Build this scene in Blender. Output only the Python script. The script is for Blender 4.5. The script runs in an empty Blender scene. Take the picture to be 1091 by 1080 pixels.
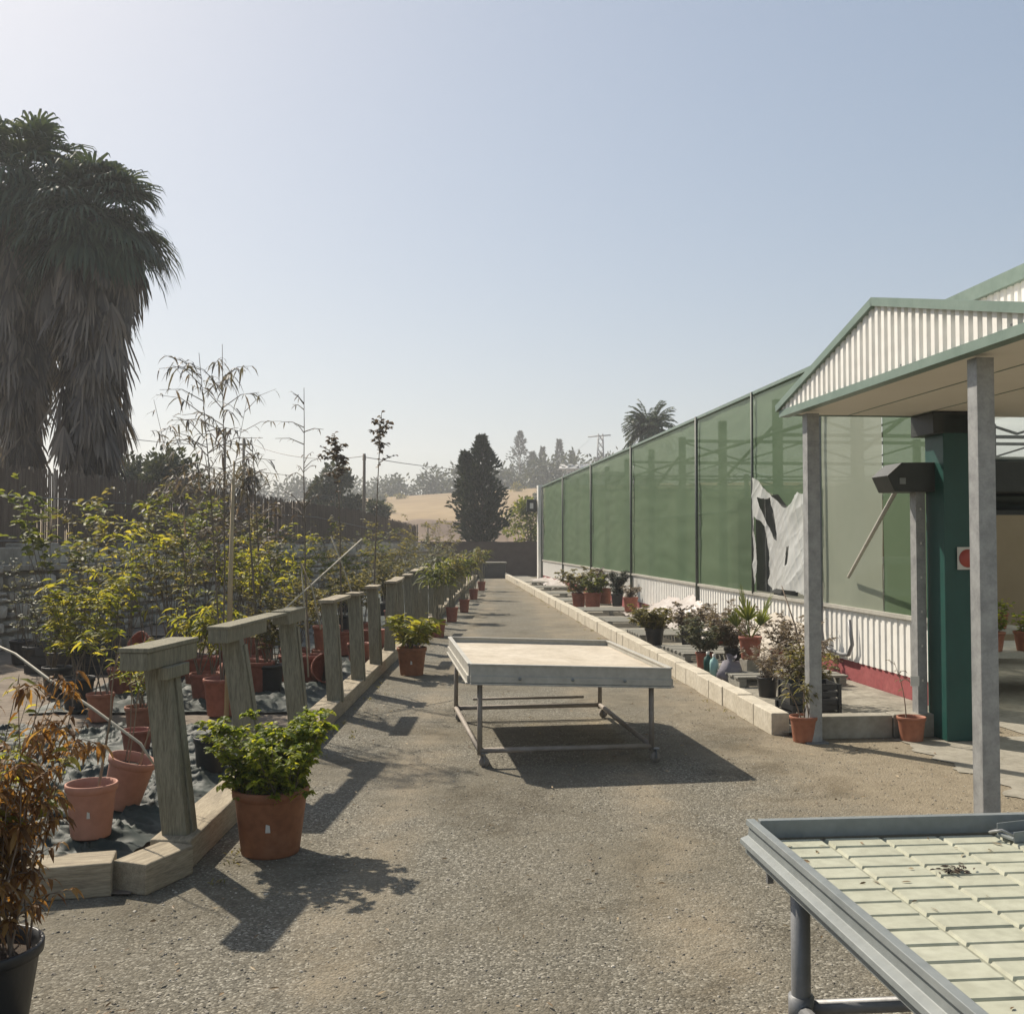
import bpy, math, random
from mathutils import Vector, Matrix, noise, Euler

R = math.radians
scene = bpy.context.scene
col = scene.collection
H = 1.6                                   # eye height
AL = R(-5.16)                             # direction of the greenhouse against the view axis
U = (math.sin(AL), math.cos(AL)); V = (math.cos(AL), -math.sin(AL))
GROT = -AL
def G(s, x, z=0.0):                       # greenhouse frame: s along the wall, x out from the eye
    return Vector((s*U[0]+x*V[0], s*U[1]+x*V[1], z))

# ------------------------------------------------------------------ helpers
class MB:
    def __init__(s): s.v = []; s.f = []; s.sm = []
    def add(s, vs, fs, smooth=False):
        b = len(s.v); s.v.extend([tuple(p) for p in vs])
        for f in fs: s.f.append([b+i for i in f]); s.sm.append(smooth)
    def box(s, c, d, rot=None):
        x, y, z = d[0]/2, d[1]/2, d[2]/2
        vs = [Vector(p) for p in ((-x,-y,-z),(x,-y,-z),(x,y,-z),(-x,y,-z),(-x,-y,z),(x,-y,z),(x,y,z),(-x,y,z))]
        if rot is not None: vs = [rot @ p for p in vs]
        c = Vector(c)
        s.add([p+c for p in vs], [(0,3,2,1),(4,5,6,7),(0,1,5,4),(1,2,6,5),(2,3,7,6),(3,0,4,7)])
    def bx(s, x0, x1, y0, y1, z0, z1):
        s.box(((x0+x1)/2,(y0+y1)/2,(z0+z1)/2), (abs(x1-x0),abs(y1-y0),abs(z1-z0)))
    def beam(s, p0, p1, w, h, up=(0,0,1)):
        p0 = Vector(p0); p1 = Vector(p1); d = (p1-p0).normalized()
        a = d.cross(Vector(up))
        if a.length < 1e-4: a = d.cross(Vector((0,1,0)))
        a.normalize(); b = a.cross(d).normalized()
        a *= w/2; b *= h/2
        vs = [p0-a-b,p0+a-b,p0+a+b,p0-a+b,p1-a-b,p1+a-b,p1+a+b,p1-a+b]
        s.add(vs, [(0,1,2,3),(7,6,5,4),(0,4,5,1),(1,5,6,2),(2,6,7,3),(3,7,4,0)])
    def tube(s, pts, rad, n=8, cap=True):
        pts = [Vector(p) for p in pts]
        if not isinstance(rad, (list, tuple)): rad = [rad]*len(pts)
        vs = []; prev = None
        for i, p in enumerate(pts):
            d = (pts[min(i+1,len(pts)-1)]-pts[max(i-1,0)])
            if d.length < 1e-9: d = Vector((0,0,1))
            d.normalize()
            if prev is None:
                a = d.cross(Vector((0.31,0.95,0.07)))
                if a.length < .1: a = d.cross(Vector((1,0,0)))
            else: a = prev - d*prev.dot(d)
            a.normalize(); prev = a; b = d.cross(a)
            for k in range(n):
                t = 2*math.pi*k/n
                vs.append(p+(a*math.cos(t)+b*math.sin(t))*rad[i])
        fs = []
        for i in range(len(pts)-1):
            for k in range(n):
                fs.append((i*n+k, i*n+(k+1)%n, (i+1)*n+(k+1)%n, (i+1)*n+k))
        if cap:
            fs.append(tuple(range(n-1,-1,-1))); fs.append(tuple(range((len(pts)-1)*n, len(pts)*n)))
        s.add(vs, fs, True)
    def lathe(s, prof, n=24, c=(0,0,0), mat=None):
        vs = []; c = Vector(c)
        for r, z in prof:
            for k in range(n):
                t = 2*math.pi*k/n; p = Vector((r*math.cos(t), r*math.sin(t), z))
                if mat is not None: p = mat @ p
                vs.append(p+c)
        fs = [(i*n+k, i*n+(k+1)%n, (i+1)*n+(k+1)%n, (i+1)*n+k) for i in range(len(prof)-1) for k in range(n)]
        s.add(vs, fs, True)
    def prism(s, poly, axis, a0, a1):       # polygon in the two other axes, extruded along axis
        def mk(p, a):
            return {0:(a,p[0],p[1]), 1:(p[0],a,p[1]), 2:(p[0],p[1],a)}[axis]
        n = len(poly); vs = [mk(p,a0) for p in poly]+[mk(p,a1) for p in poly]
        s.add(vs, [tuple(range(n-1,-1,-1)), tuple(range(n,2*n))]+[(i,(i+1)%n,n+(i+1)%n,n+i) for i in range(n)])
    def grid(s, fn, nx, ny, smooth=True):
        vs = [fn(i/nx, j/ny) for j in range(ny+1) for i in range(nx+1)]
        s.add(vs, [(j*(nx+1)+i, j*(nx+1)+i+1, (j+1)*(nx+1)+i+1, (j+1)*(nx+1)+i) for j in range(ny) for i in range(nx)], smooth)
    def leaf(s, p, d, L, W, droop=0.3, rng=random, up=None):
        d = Vector(d).normalized(); p = Vector(p)
        z = Vector((0,0,1)) if up is None else Vector(up)
        a = d.cross(z)
        if a.length < .05: a = Vector((rng.uniform(-1,1), rng.uniform(-1,1), 0.01))
        a.normalize()
        a = (Matrix.Rotation(rng.uniform(-.8,.8), 3, d) @ a)
        nrm = a.cross(d).normalized()
        g = Vector((0,0,-1))
        m1 = p + d*L*.35 + g*droop*L*.08
        m2 = p + d*L*.7 + g*droop*L*.3
        t = p + d*L*.97 + g*droop*L*.62
        f = nrm*W*.12
        s.add([p, m1-a*W*.5+f, m1, m1+a*W*.5+f, m2-a*W*.4+f, m2, m2+a*W*.4+f, t],
              [(0,2,1),(0,3,2),(1,2,5,4),(2,3,6,5),(4,5,7),(5,6,7)])
    def quadleaf(s, p, d, L, W, rng):
        d = Vector(d).normalized(); a = d.cross(Vector((rng.uniform(-1,1),rng.uniform(-1,1),rng.uniform(-1,1))))
        if a.length < 1e-3: a = d.cross(Vector((0.2,1,.3)))
        a.normalize(); p = Vector(p)
        s.add([p, p+d*L*.5+a*W*.5, p+d*L, p+d*L*.5-a*W*.5], [(0,1,2,3)])
    def build(s, name, mat, parent=None, loc=None, bevel=0, rotz=0):
        me = bpy.data.meshes.new(name); me.from_pydata(s.v, [], s.f)
        me.polygons.foreach_set('use_smooth', s.sm)
        me.materials.append(mat); me.update()
        o = bpy.data.objects.new(name, me); col.objects.link(o)
        if parent is not None: o.parent = parent
        if loc is not None: o.location = loc
        if rotz: o.rotation_euler.z = rotz
        if bevel:
            m = o.modifiers.new('bevel','BEVEL'); m.width = bevel; m.segments = 2; m.limit_method = 'ANGLE'; m.angle_limit = R(40)
        return o

def tag(o, label=None, cat=None, group=None, kind=None):
    if label: o['label'] = label
    if cat: o['category'] = cat
    if group: o['group'] = group
    if kind: o['kind'] = kind
    return o
def empty(name, loc, rz=0, label=None, cat=None, group=None, rot=None):
    o = bpy.data.objects.new(name, None); col.objects.link(o)
    o.location = loc; o.rotation_euler = rot if rot else (0,0,rz); o.empty_display_size = .1
    return tag(o, label, cat, group)
def copy_tree(o, parent=None):
    c = o.copy(); col.objects.link(c)
    if parent is not None: c.parent = parent
    for ch in list(o.children): copy_tree(ch, c)
    return c

# ------------------------------------------------------------------ materials
def nt(name):
    m = bpy.data.materials.new(name); m.use_nodes = True
    t = m.node_tree; t.nodes.clear()
    out = t.nodes.new('ShaderNodeOutputMaterial')
    return m, t, out
def N(t, typ, **kw):
    n = t.nodes.new(typ)
    for k, v in kw.items():
        if k in n.inputs: n.inputs[k].default_value = v
        else: setattr(n, k, v)
    return n
def c4(c): return (c[0], c[1], c[2], 1)
def ramp(t, fac, stops):
    r = t.nodes.new('ShaderNodeValToRGB'); e = r.color_ramp.elements
    while len(e) < len(stops): e.new(.5)
    for i, (p, c) in enumerate(stops): e[i].position = p; e[i].color = c4(c)
    t.links.new(fac, r.inputs[0]); return r.outputs[0]
def coords(t, stretch=(1,1,1), rot=(0,0,0)):
    tc = t.nodes.new('ShaderNodeTexCoord'); mp = t.nodes.new('ShaderNodeMapping')
    mp.inputs['Scale'].default_value = stretch; mp.inputs['Rotation'].default_value = rot
    t.links.new(tc.outputs['Object'], mp.inputs[0]); return mp.outputs[0]
def pm(name, c1, c2, scale=4, rough=.7, bump=.2, stretch=(1,1,1), metal=0, c3=None, dist=.01, detail=6, spec=.5, fine=0):
    m, t, out = nt(name); L = t.links.new
    co = coords(t, stretch)
    n = N(t, 'ShaderNodeTexNoise', Scale=scale, Detail=detail, Roughness=.65); L(co, n.inputs['Vector'])
    st = [(.3,c1),(.7,c2)]
    if c3: st = [(.28,c1),(.55,c2),(.78,c3)]
    cc = ramp(t, n.outputs['Fac'], st)
    b = N(t, 'ShaderNodeBsdfPrincipled', Roughness=rough, Metallic=metal); b.inputs['Specular IOR Level'].default_value = spec
    n2 = N(t, 'ShaderNodeTexNoise', Scale=scale*6, Detail=4); L(co, n2.inputs['Vector'])
    if fine:
        mx = N(t, 'ShaderNodeMixRGB', blend_type='MULTIPLY'); mx.inputs[0].default_value = fine
        L(cc, mx.inputs[1]); L(ramp(t, n2.outputs['Fac'], [(.35,(.45,.43,.4)),(.6,(1,1,1))]), mx.inputs[2]); cc = mx.outputs[0]
    L(cc, b.inputs['Base Color'])
    if bump:
        bp = N(t, 'ShaderNodeBump', Strength=bump, Distance=dist); L(n2.outputs['Fac'], bp.inputs['Height']); L(bp.outputs[0], b.inputs['Normal'])
    L(b.outputs[0], out.inputs[0]); return m
def leafmat(name, stops, trans=.45, rough=.55, tint=1.5):
    m, t, out = nt(name); L = t.links.new
    g = t.nodes.new('ShaderNodeNewGeometry')
    cc = ramp(t, g.outputs['Random Per Island'], stops)
    b = N(t, 'ShaderNodeBsdfPrincipled', Roughness=rough); b.inputs['Specular IOR Level'].default_value = .35
    L(cc, b.inputs['Base Color'])
    tr = t.nodes.new('ShaderNodeBsdfTranslucent')
    gm = N(t, 'ShaderNodeMixRGB', blend_type='MULTIPLY'); gm.inputs[0].default_value = 1
    gm.inputs[2].default_value = (tint*1.15, tint, tint*.55, 1); L(cc, gm.inputs[1]); L(gm.outputs[0], tr.inputs[0])
    mx = N(t, 'ShaderNodeMixShader'); mx.inputs[0].default_value = trans
    L(b.outputs[0], mx.inputs[1]); L(tr.outputs[0], mx.inputs[2]); L(mx.outputs[0], out.inputs[0]); return m
def filmmat(name, c1, c2, trans, clear, scale=2, rough=.35, stretch=(1,1,1)):
    m, t, out = nt(name); L = t.links.new
    co = coords(t, stretch)
    n = N(t, 'ShaderNodeTexNoise', Scale=scale, Detail=5, Roughness=.6); L(co, n.inputs['Vector'])
    cc = ramp(t, n.outputs['Fac'], [(.3,c1),(.7,c2)])
    b = N(t, 'ShaderNodeBsdfPrincipled', Roughness=rough); L(cc, b.inputs['Base Color'])
    bp = N(t, 'ShaderNodeBump', Strength=.25, Distance=.02); L(n.outputs['Fac'], bp.inputs['Height']); L(bp.outputs[0], b.inputs['Normal'])
    tl = t.nodes.new('ShaderNodeBsdfTranslucent'); L(cc, tl.inputs[0])
    tp = t.nodes.new('ShaderNodeBsdfTransparent'); tp.inputs[0].default_value = (.9,.93,.9,1)
    m1 = N(t, 'ShaderNodeMixShader'); m1.inputs[0].default_value = trans; L(b.outputs[0], m1.inputs[1]); L(tl.outputs[0], m1.inputs[2])
    m2 = N(t, 'ShaderNodeMixShader'); m2.inputs[0].default_value = clear; L(m1.outputs[0], m2.inputs[1]); L(tp.outputs[0], m2.inputs[2])
    L(m2.outputs[0], out.inputs[0]); return m

def gravel_mat():
    m, t, out = nt('gravel'); L = t.links.new
    co = coords(t)
    vo = N(t, 'ShaderNodeTexVoronoi', Scale=105); L(co, vo.inputs['Vector'])
    vb = N(t, 'ShaderNodeTexVoronoi', Scale=45); L(co, vb.inputs['Vector'])
    big = N(t, 'ShaderNodeTexNoise', Scale=.55, Detail=6, Roughness=.6); L(co, big.inputs['Vector'])
    med = N(t, 'ShaderNodeTexNoise', Scale=7, Detail=8, Roughness=.7); L(co, med.inputs['Vector'])
    sep = t.nodes.new('ShaderNodeSeparateColor'); L(vo.outputs['Color'], sep.inputs[0])
    stone = ramp(t, sep.outputs[0], [(0,(.080,.074,.058)),(.45,(.138,.128,.103)),(.8,(.20,.187,.152)),(1,(.37,.35,.295))])
    dirt = ramp(t, med.outputs['Fac'], [(.3,(.105,.094,.070)),(.7,(.19,.168,.125))])
    sand = ramp(t, med.outputs['Fac'], [(.3,(.215,.178,.125)),(.7,(.30,.255,.185))])
    # compacted patches
    f = ramp(t, big.outputs['Fac'], [(.40,(0,0,0)),(.66,(1,1,1))])
    mx = N(t, 'ShaderNodeMixRGB'); L(f, mx.inputs[0]); L(stone, mx.inputs[1]); L(dirt, mx.inputs[2])
    # sandy wash along the kerb and canopy (worn fines, a strip in ground coordinates)
    sx = t.nodes.new('ShaderNodeSeparateXYZ'); L(co, sx.inputs[0])
    a = N(t, 'ShaderNodeMath', operation='MULTIPLY'); L(sx.outputs[1], a.inputs[0]); a.inputs[1].default_value = .069
    b_ = N(t, 'ShaderNodeMath', operation='ADD'); L(sx.outputs[0], b_.inputs[0]); L(a.outputs[0], b_.inputs[1])
    n3 = N(t, 'ShaderNodeTexNoise', Scale=1.6, Detail=7, Roughness=.65); L(co, n3.inputs['Vector'])
    c_ = N(t, 'ShaderNodeMath', operation='MULTIPLY_ADD'); L(n3.outputs['Fac'], c_.inputs[0]); c_.inputs[1].default_value = 2.2; L(b_.outputs[0], c_.inputs[2])
    s1 = N(t, 'ShaderNodeMapRange'); L(c_.outputs[0], s1.inputs[0]); s1.inputs[1].default_value = 2.9; s1.inputs[2].default_value = 3.9
    s2 = N(t, 'ShaderNodeMath', operation='MULTIPLY'); L(s1.outputs[0], s2.inputs[0]); s2.inputs[1].default_value = .75
    mx2 = N(t, 'ShaderNodeMixRGB'); L(s2.outputs[0], mx2.inputs[0]); L(mx.outputs[0], mx2.inputs[1]); L(sand, mx2.inputs[2])
    # wheel tracks pressed into the gravel (paler fines) and irregular stains
    wob = N(t, 'ShaderNodeTexNoise', Scale=.35, Detail=3); L(co, wob.inputs['Vector'])
    xw = N(t, 'ShaderNodeMath', operation='MULTIPLY_ADD'); L(wob.outputs['Fac'], xw.inputs[0]); xw.inputs[1].default_value = .7; L(sx.outputs[0], xw.inputs[2])
    tot = None
    for cx in (-.35, 1.15):
        d1 = N(t, 'ShaderNodeMath', operation='SUBTRACT'); L(xw.outputs[0], d1.inputs[0]); d1.inputs[1].default_value = cx
        d2 = N(t, 'ShaderNodeMath', operation='ABSOLUTE'); L(d1.outputs[0], d2.inputs[0])
        d3 = N(t, 'ShaderNodeMapRange'); L(d2.outputs[0], d3.inputs[0]); d3.inputs[1].default_value = .30; d3.inputs[2].default_value = .05; d3.inputs[3].default_value = 0; d3.inputs[4].default_value = 1
        if tot is None: tot = d3
        else:
            a2 = N(t, 'ShaderNodeMath', operation='ADD'); L(tot.outputs[0], a2.inputs[0]); L(d3.outputs[0], a2.inputs[1]); tot = a2
    brk = N(t, 'ShaderNodeTexNoise', Scale=1.3, Detail=6, Roughness=.7); L(co, brk.inputs['Vector'])
    bk = ramp(t, brk.outputs['Fac'], [(.38,(0,0,0)),(.62,(.75,.75,.75))])
    tm = N(t, 'ShaderNodeMath', operation='MULTIPLY'); L(tot.outputs[0], tm.inputs[0]); L(bk, tm.inputs[1])
    tmx = N(t, 'ShaderNodeMixRGB'); L(tm.outputs[0], tmx.inputs[0]); L(mx2.outputs[0], tmx.inputs[1]); L(sand, tmx.inputs[2])
    stn = N(t, 'ShaderNodeTexNoise', Scale=.9, Detail=7, Roughness=.7, Distortion=.6); L(co, stn.inputs['Vector'])
    sr = ramp(t, stn.outputs['Fac'], [(.34,(.66,.64,.60)),(.46,(.95,.95,.94)),(.6,(1.0,1.0,1.0)),(.74,(1.16,1.10,.98))])
    smx = N(t, 'ShaderNodeMixRGB', blend_type='MULTIPLY'); smx.inputs[0].default_value = 1; L(tmx.outputs[0], smx.inputs[1]); L(sr, smx.inputs[2])
    b = N(t, 'ShaderNodeBsdfPrincipled', Roughness=.95); b.inputs['Specular IOR Level'].default_value = .2
    L(smx.outputs[0], b.inputs['Base Color'])
    ad = N(t, 'ShaderNodeMath', operation='ADD'); L(vo.outputs['Distance'], ad.inputs[0]); L(vb.outputs['Distance'], ad.inputs[1])
    bp = N(t, 'ShaderNodeBump', Strength=.55, Distance=.008, invert=True); L(ad.outputs[0], bp.inputs['Height']); L(bp.outputs[0], b.inputs['Normal'])
    L(b.outputs[0], out.inputs[0]); return m

M = {}
M['gravel'] = gravel_mat()
M['stones'] = None
def stonemat(name, stops, rough=.9):
    m, t, out = nt(name); L = t.links.new
    g = t.nodes.new('ShaderNodeNewGeometry'); co = coords(t)
    n = N(t, 'ShaderNodeTexNoise', Scale=9, Detail=7, Roughness=.7); L(co, n.inputs['Vector'])
    cc = ramp(t, g.outputs['Random Per Island'], stops)
    mx = N(t, 'ShaderNodeMixRGB', blend_type='MULTIPLY'); mx.inputs[0].default_value = .7
    L(cc, mx.inputs[1]); L(ramp(t, n.outputs['Fac'], [(.3,(.5,.48,.45)),(.65,(1.1,1.08,1.02))]), mx.inputs[2])
    b = N(t, 'ShaderNodeBsdfPrincipled', Roughness=rough); L(mx.outputs[0], b.inputs['Base Color'])
    bp = N(t, 'ShaderNodeBump', Strength=.5, Distance=.02); L(n.outputs['Fac'], bp.inputs['Height']); L(bp.outputs[0], b.inputs['Normal'])
    L(b.outputs[0], out.inputs[0]); return m
M['stones'] = stonemat('pebbles', [(0,(.12,.108,.088)),(.4,(.19,.172,.142)),(.75,(.29,.265,.225)),(1,(.48,.45,.39))])
M['wallstone'] = stonemat('wall stone', [(0,(.27,.245,.205)),(.5,(.42,.385,.325)),(1,(.54,.50,.43))])
M['mortar'] = pm('mortar', (.18,.16,.13), (.28,.255,.21), 8, .95, .5)
M['wood_green'] = pm('weathered green timber', (.165,.152,.105), (.255,.235,.165), 7, .9, .5, (6,6,.5), c3=(.32,.30,.22), dist=.008, fine=.6)
M['wood_edge'] = pm('bleached timber', (.22,.185,.13), (.36,.305,.215), 6, .9, .5, (5,.5,5), c3=(.46,.40,.295), dist=.006, fine=.5)
M['wood_edge_x'] = pm('bleached timber across', (.20,.165,.115), (.33,.28,.195), 6, .9, .5, (.5,5,5), c3=(.44,.38,.28), dist=.006, fine=.5)
M['wood_pallet'] = pm('grey pallet timber', (.17,.165,.14), (.28,.27,.23), 6, .9, .4, (1,6,6))
M['terra'] = pm('terracotta plastic', (.27,.10,.055), (.36,.14,.08), 4, .7, .08, c3=(.40,.19,.12), fine=.3)
M['terra_red'] = pm('red terracotta plastic', (.22,.068,.042), (.31,.10,.062), 4, .7, .08, c3=(.36,.15,.10), fine=.35)
M['terra_pale'] = pm('faded terracotta', (.38,.17,.115), (.47,.235,.165), 3, .75, .1, fine=.2)
M['terra_brown'] = pm('brown terracotta', (.20,.075,.034), (.28,.11,.05), 4, .65, .08, c3=(.33,.155,.085), fine=.35)
M['black_pot'] = pm('black plastic', (.016,.017,.018), (.03,.031,.033), 5, .45, .1)
M['soil'] = pm('potting soil', (.035,.025,.018), (.08,.058,.04), 30, 1, .8)
M['bedsoil'] = pm('bed soil', (.12,.095,.07), (.21,.17,.13), 3, .95, .6, c3=(.26,.22,.17), fine=.5, dist=.02)
M['rightsoil'] = pm('pale bed ground', (.17,.155,.125), (.28,.26,.21), 2.5, .95, .5, c3=(.36,.335,.28), fine=.5, dist=.02)
M['mat'] = pm('black green weed mat', (.018,.024,.021), (.042,.055,.048), 3, .62, .25, c3=(.085,.105,.094), fine=.3, dist=.01, spec=.25)  # palest tone puts sunlit patches and sheen into the mat colour
M['steel'] = pm('galvanised steel', (.22,.225,.225), (.34,.345,.34), 10, .55, .08, metal=.35, c3=(.42,.425,.42), fine=.15)
M['steel_dark'] = pm('dull grey steel', (.15,.155,.16), (.23,.235,.24), 8, .5, .08, metal=.3)
M['alu'] = pm('dull aluminium', (.17,.19,.19), (.235,.255,.25), 6, .55, .06, metal=.1, fine=.15)
M['alu_pale'] = pm('dusty aluminium', (.37,.355,.31), (.47,.455,.40), 5, .6, .1, metal=.1, fine=.2)
M['bench_in'] = pm('dusty bench tray', (.40,.345,.26), (.52,.46,.365), 3, .85, .2, c3=(.60,.545,.45), fine=.25)
M['rust'] = pm('rusty grey pipe', (.20,.17,.14), (.30,.27,.235), 12, .7, .2, metal=.2)
M['tray'] = pm('pale cream flood tray', (.37,.375,.285), (.43,.435,.335), 4, .5, .06, c3=(.47,.47,.38), fine=.3)
M['tray_groove'] = pm('tray groove', (.25,.255,.19), (.33,.335,.255), 6, .6, .06, fine=.4)
M['white_sheet'] = pm('white corrugated sheet', (.78,.765,.71), (.84,.83,.78), 1.5, .5, .05, fine=.14)
M['soffit'] = pm('cream soffit', (.66,.61,.52), (.73,.68,.59), 1.2, .7, .05)
M['green_trim'] = pm('green grey trim', (.13,.19,.155), (.185,.25,.21), 5, .45, .05)
M['teal'] = pm('teal painted steel', (.006,.05,.041), (.011,.07,.057), 3, .45, .05)
M['red_plinth'] = pm('faded red paint', (.24,.045,.05), (.33,.085,.085), 4, .8, .2, fine=.3)
M['net'] = filmmat('green shade net', (.095,.165,.082), (.135,.20,.11), .45, .17, .4, .8)
M['net_pale'] = filmmat('pale green film', (.34,.375,.29), (.42,.45,.36), .5, .10, .7, .5)
M['film'] = filmmat('milky torn film', (.66,.67,.65), (.76,.77,.75), .35, .07, 1.5, .25)
M['post_green'] = pm('dark green grey post', (.055,.068,.056), (.085,.10,.085), 6, .6, .05)
M['roof_film'] = filmmat('roof film', (.55,.58,.53), (.66,.69,.63), .6, .3, 1, .4)
M['dark_gap'] = pm('inside shade and dark windows', (.022,.026,.025), (.05,.055,.052), 3, .8, .1)  # dark tone painted as shade behind the torn film; also far house windows
M['shutter'] = pm('black shutter', (.014,.018,.016), (.03,.034,.03), 6, .5, .15)
M['curtain'] = pm('rolled dark netting', (.02,.03,.026), (.045,.058,.05), 5, .8, .3, (.6,5,9))
M['concrete'] = pm('concrete kerb', (.43,.385,.30), (.53,.485,.39), 4, .9, .35, c3=(.60,.555,.46), fine=.3)
M['concrete_dark'] = pm('concrete', (.21,.195,.155), (.30,.28,.23), 3, .9, .35, c3=(.36,.335,.28), fine=.35)
M['red_disc'] = pm('dull red sign paint', (.30,.04,.028), (.36,.06,.04), 4, .5, .03)
M['sign_white'] = pm('sign white', (.50,.49,.45), (.58,.57,.53), 4, .5, .03)
M['plastic'] = filmmat('crumpled white plastic', (.46,.41,.37), (.58,.53,.49), .2, .02, 4, .4)
M['tarp'] = filmmat('cream tarpaulin', (.36,.315,.25), (.44,.395,.32), .15, 0.0, 3, .6)
M['bamboo'] = pm('bamboo stake', (.30,.215,.11), (.42,.32,.18), 3, .6, .1, (8,8,.7))
M['cane_pale'] = pm('pale dry cane', (.33,.29,.21), (.44,.40,.31), 3, .6, .1)
M['bark'] = pm('bark', (.10,.08,.055), (.19,.155,.115), 8, .9, .5, (4,4,1))
M['twig'] = pm('dry twig', (.17,.125,.09), (.27,.21,.155), 8, .9, .3)
M['reed'] = pm('dark reed screen', (.10,.074,.056), (.175,.135,.104), 2, .95, .4, (9,9,.6), c3=(.23,.18,.14))
M['net_brown'] = pm('brown windbreak net', (.072,.052,.043), (.105,.08,.066), 3, .95, .2)
M['field'] = pm('dry field', (.21,.14,.062), (.29,.20,.095), .05, .95, .2, c3=(.34,.25,.135), fine=.3)
M['earth'] = pm('bare earth', (.15,.105,.075), (.24,.175,.12), .12, .95, .2, fine=.3)
M['road'] = pm('dirt road', (.34,.28,.21), (.42,.36,.28), .5, .95, .1)
M['bag'] = pm('grey sack', (.13,.12,.14), (.22,.21,.24), 5, .8, .4)
M['aqua'] = pm('aqua plastic', (.22,.42,.40), (.32,.50,.48), 5, .5, .05)
M['house'] = pm('far white wall', (.6,.58,.53), (.7,.68,.63), 1, .9, 0)
M['roof_tile'] = pm('far roof', (.62,.60,.56), (.72,.70,.66), 1, .8, 0)
M['tanwall'] = pm('tan panel', (.26,.20,.125), (.33,.26,.17), 1, .8, .05)
M['trunk_palm'] = pm('palm trunk', (.09,.075,.06), (.16,.135,.11), 5, .95, .6, (1,1,5))
g1=[(0,(.05,.085,.02)),(.5,(.10,.14,.025)),(1,(.19,.21,.04))]
M['lf_yellow'] = leafmat('yellow green leaves', [(0,(.10,.13,.022)),(.5,(.19,.21,.034)),(1,(.31,.29,.055))], .58, tint=1.7)
M['lf_mid'] = leafmat('mid green leaves', [(0,(.06,.085,.022)),(.6,(.11,.14,.034)),(1,(.19,.205,.05))], .52, tint=1.6)
M['lf_olive'] = leafmat('dusty olive leaves', [(0,(.085,.088,.036)),(.6,(.15,.146,.058)),(1,(.235,.215,.09))], .48, tint=1.5)
M['lf_bright'] = leafmat('bright green leaves', [(0,(.08,.125,.015)),(.6,(.165,.215,.025)),(1,(.30,.32,.042))], .55, tint=1.7)
M['lf_bronze'] = leafmat('bronze leaves', [(0,(.085,.068,.06)),(.6,(.14,.11,.095)),(1,(.17,.145,.10))], .25, tint=1.0)
M['lf_greypink'] = leafmat('grey pink willowy leaves', [(0,(.11,.11,.10)),(.5,(.165,.16,.145)),(1,(.21,.17,.165))], .3, tint=.95)
M['lf_brown'] = leafmat('dead brown leaves', [(0,(.11,.055,.02)),(.5,(.21,.115,.042)),(1,(.31,.20,.075))], .5, tint=1.4)
M['lf_dry'] = leafmat('dry mauve brown leaves', [(0,(.16,.13,.105)),(.6,(.235,.195,.155)),(1,(.28,.245,.18))], .3, tint=1.0)
M['lf_grey'] = leafmat('grey green leaves', [(0,(.09,.11,.075)),(.6,(.15,.165,.115)),(1,(.22,.225,.16))], .35, tint=1.1)
M['lf_dark'] = leafmat('dark conifer needles', [(0,(.022,.034,.022)),(.6,(.036,.052,.032)),(1,(.055,.072,.042))], .15, tint=1.0)
M['lf_far'] = leafmat('far tree leaves', [(0,(.035,.05,.03)),(.6,(.06,.078,.042)),(1,(.09,.105,.055))], .25, tint=1.0)
M['lf_palm'] = leafmat('palm green fronds', [(0,(.03,.055,.035)),(.6,(.055,.088,.052)),(1,(.095,.13,.078))], .28, tint=1.1)
M['lf_skirt'] = leafmat('dead palm skirt', [(0,(.06,.05,.042)),(.5,(.135,.112,.092)),(1,(.25,.21,.17))], .22, tint=.9)
M['leaf_litter'] = leafmat('leaf litter', [(0,(.10,.065,.03)),(.6,(.22,.15,.08)),(1,(.36,.28,.17))], .1)

# ------------------------------------------------------------------ camera, light, sky
cam = bpy.data.cameras.new('camera'); co_ = bpy.data.objects.new('camera', cam); col.objects.link(co_)
co_.location = (0,0,H); co_.rotation_euler = (R(90)+math.atan(36/1090), 0, 0)
cam.sensor_width = 36; cam.lens = 36*1090/1091; cam.clip_end = 3000; cam.clip_start = .05
scene.camera = co_
EL, AZ = 44, -43                          # sun: 44 degrees up, 43 degrees left of the view axis
sd = Vector((math.sin(R(AZ))*math.cos(R(EL)), math.cos(R(AZ))*math.cos(R(EL)), math.sin(R(EL))))
sl = bpy.data.lights.new('sun','SUN'); sl.energy = 3.3; sl.angle = R(.9); sl.color = (1,.90,.76)
so = bpy.data.objects.new('sun', sl); col.objects.link(so); so.rotation_euler = (-sd).to_track_quat('-Z','Y').to_euler(); so.location = (-20,20,30)
w = bpy.data.worlds.new('World'); scene.world = w; w.use_nodes = True
t = w.node_tree; bg = t.nodes['Background']
sky = t.nodes.new('ShaderNodeTexSky'); sky.sky_type = 'NISHITA'; sky.sun_disc = False
sky.sun_elevation = R(EL); sky.sun_rotation = R(AZ); sky.dust_density = 1.7; sky.air_density = 1.0; sky.ozone_density = 1.0; sky.altitude = 50
gm_ = t.nodes.new('ShaderNodeGamma'); gm_.inputs[1].default_value = .55; t.links.new(sky.outputs[0], gm_.inputs[0])
hs_ = t.nodes.new('ShaderNodeHueSaturation'); hs_.inputs['Saturation'].default_value = 1.25; t.links.new(gm_.outputs[0], hs_.inputs['Color'])
t.links.new(hs_.outputs[0], bg.inputs[0]); bg.inputs[1].default_value = .118
vs = scene.view_settings; vs.view_transform = 'Standard'; vs.look = 'None'; vs.exposure = 1.07; vs.gamma = 1

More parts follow.
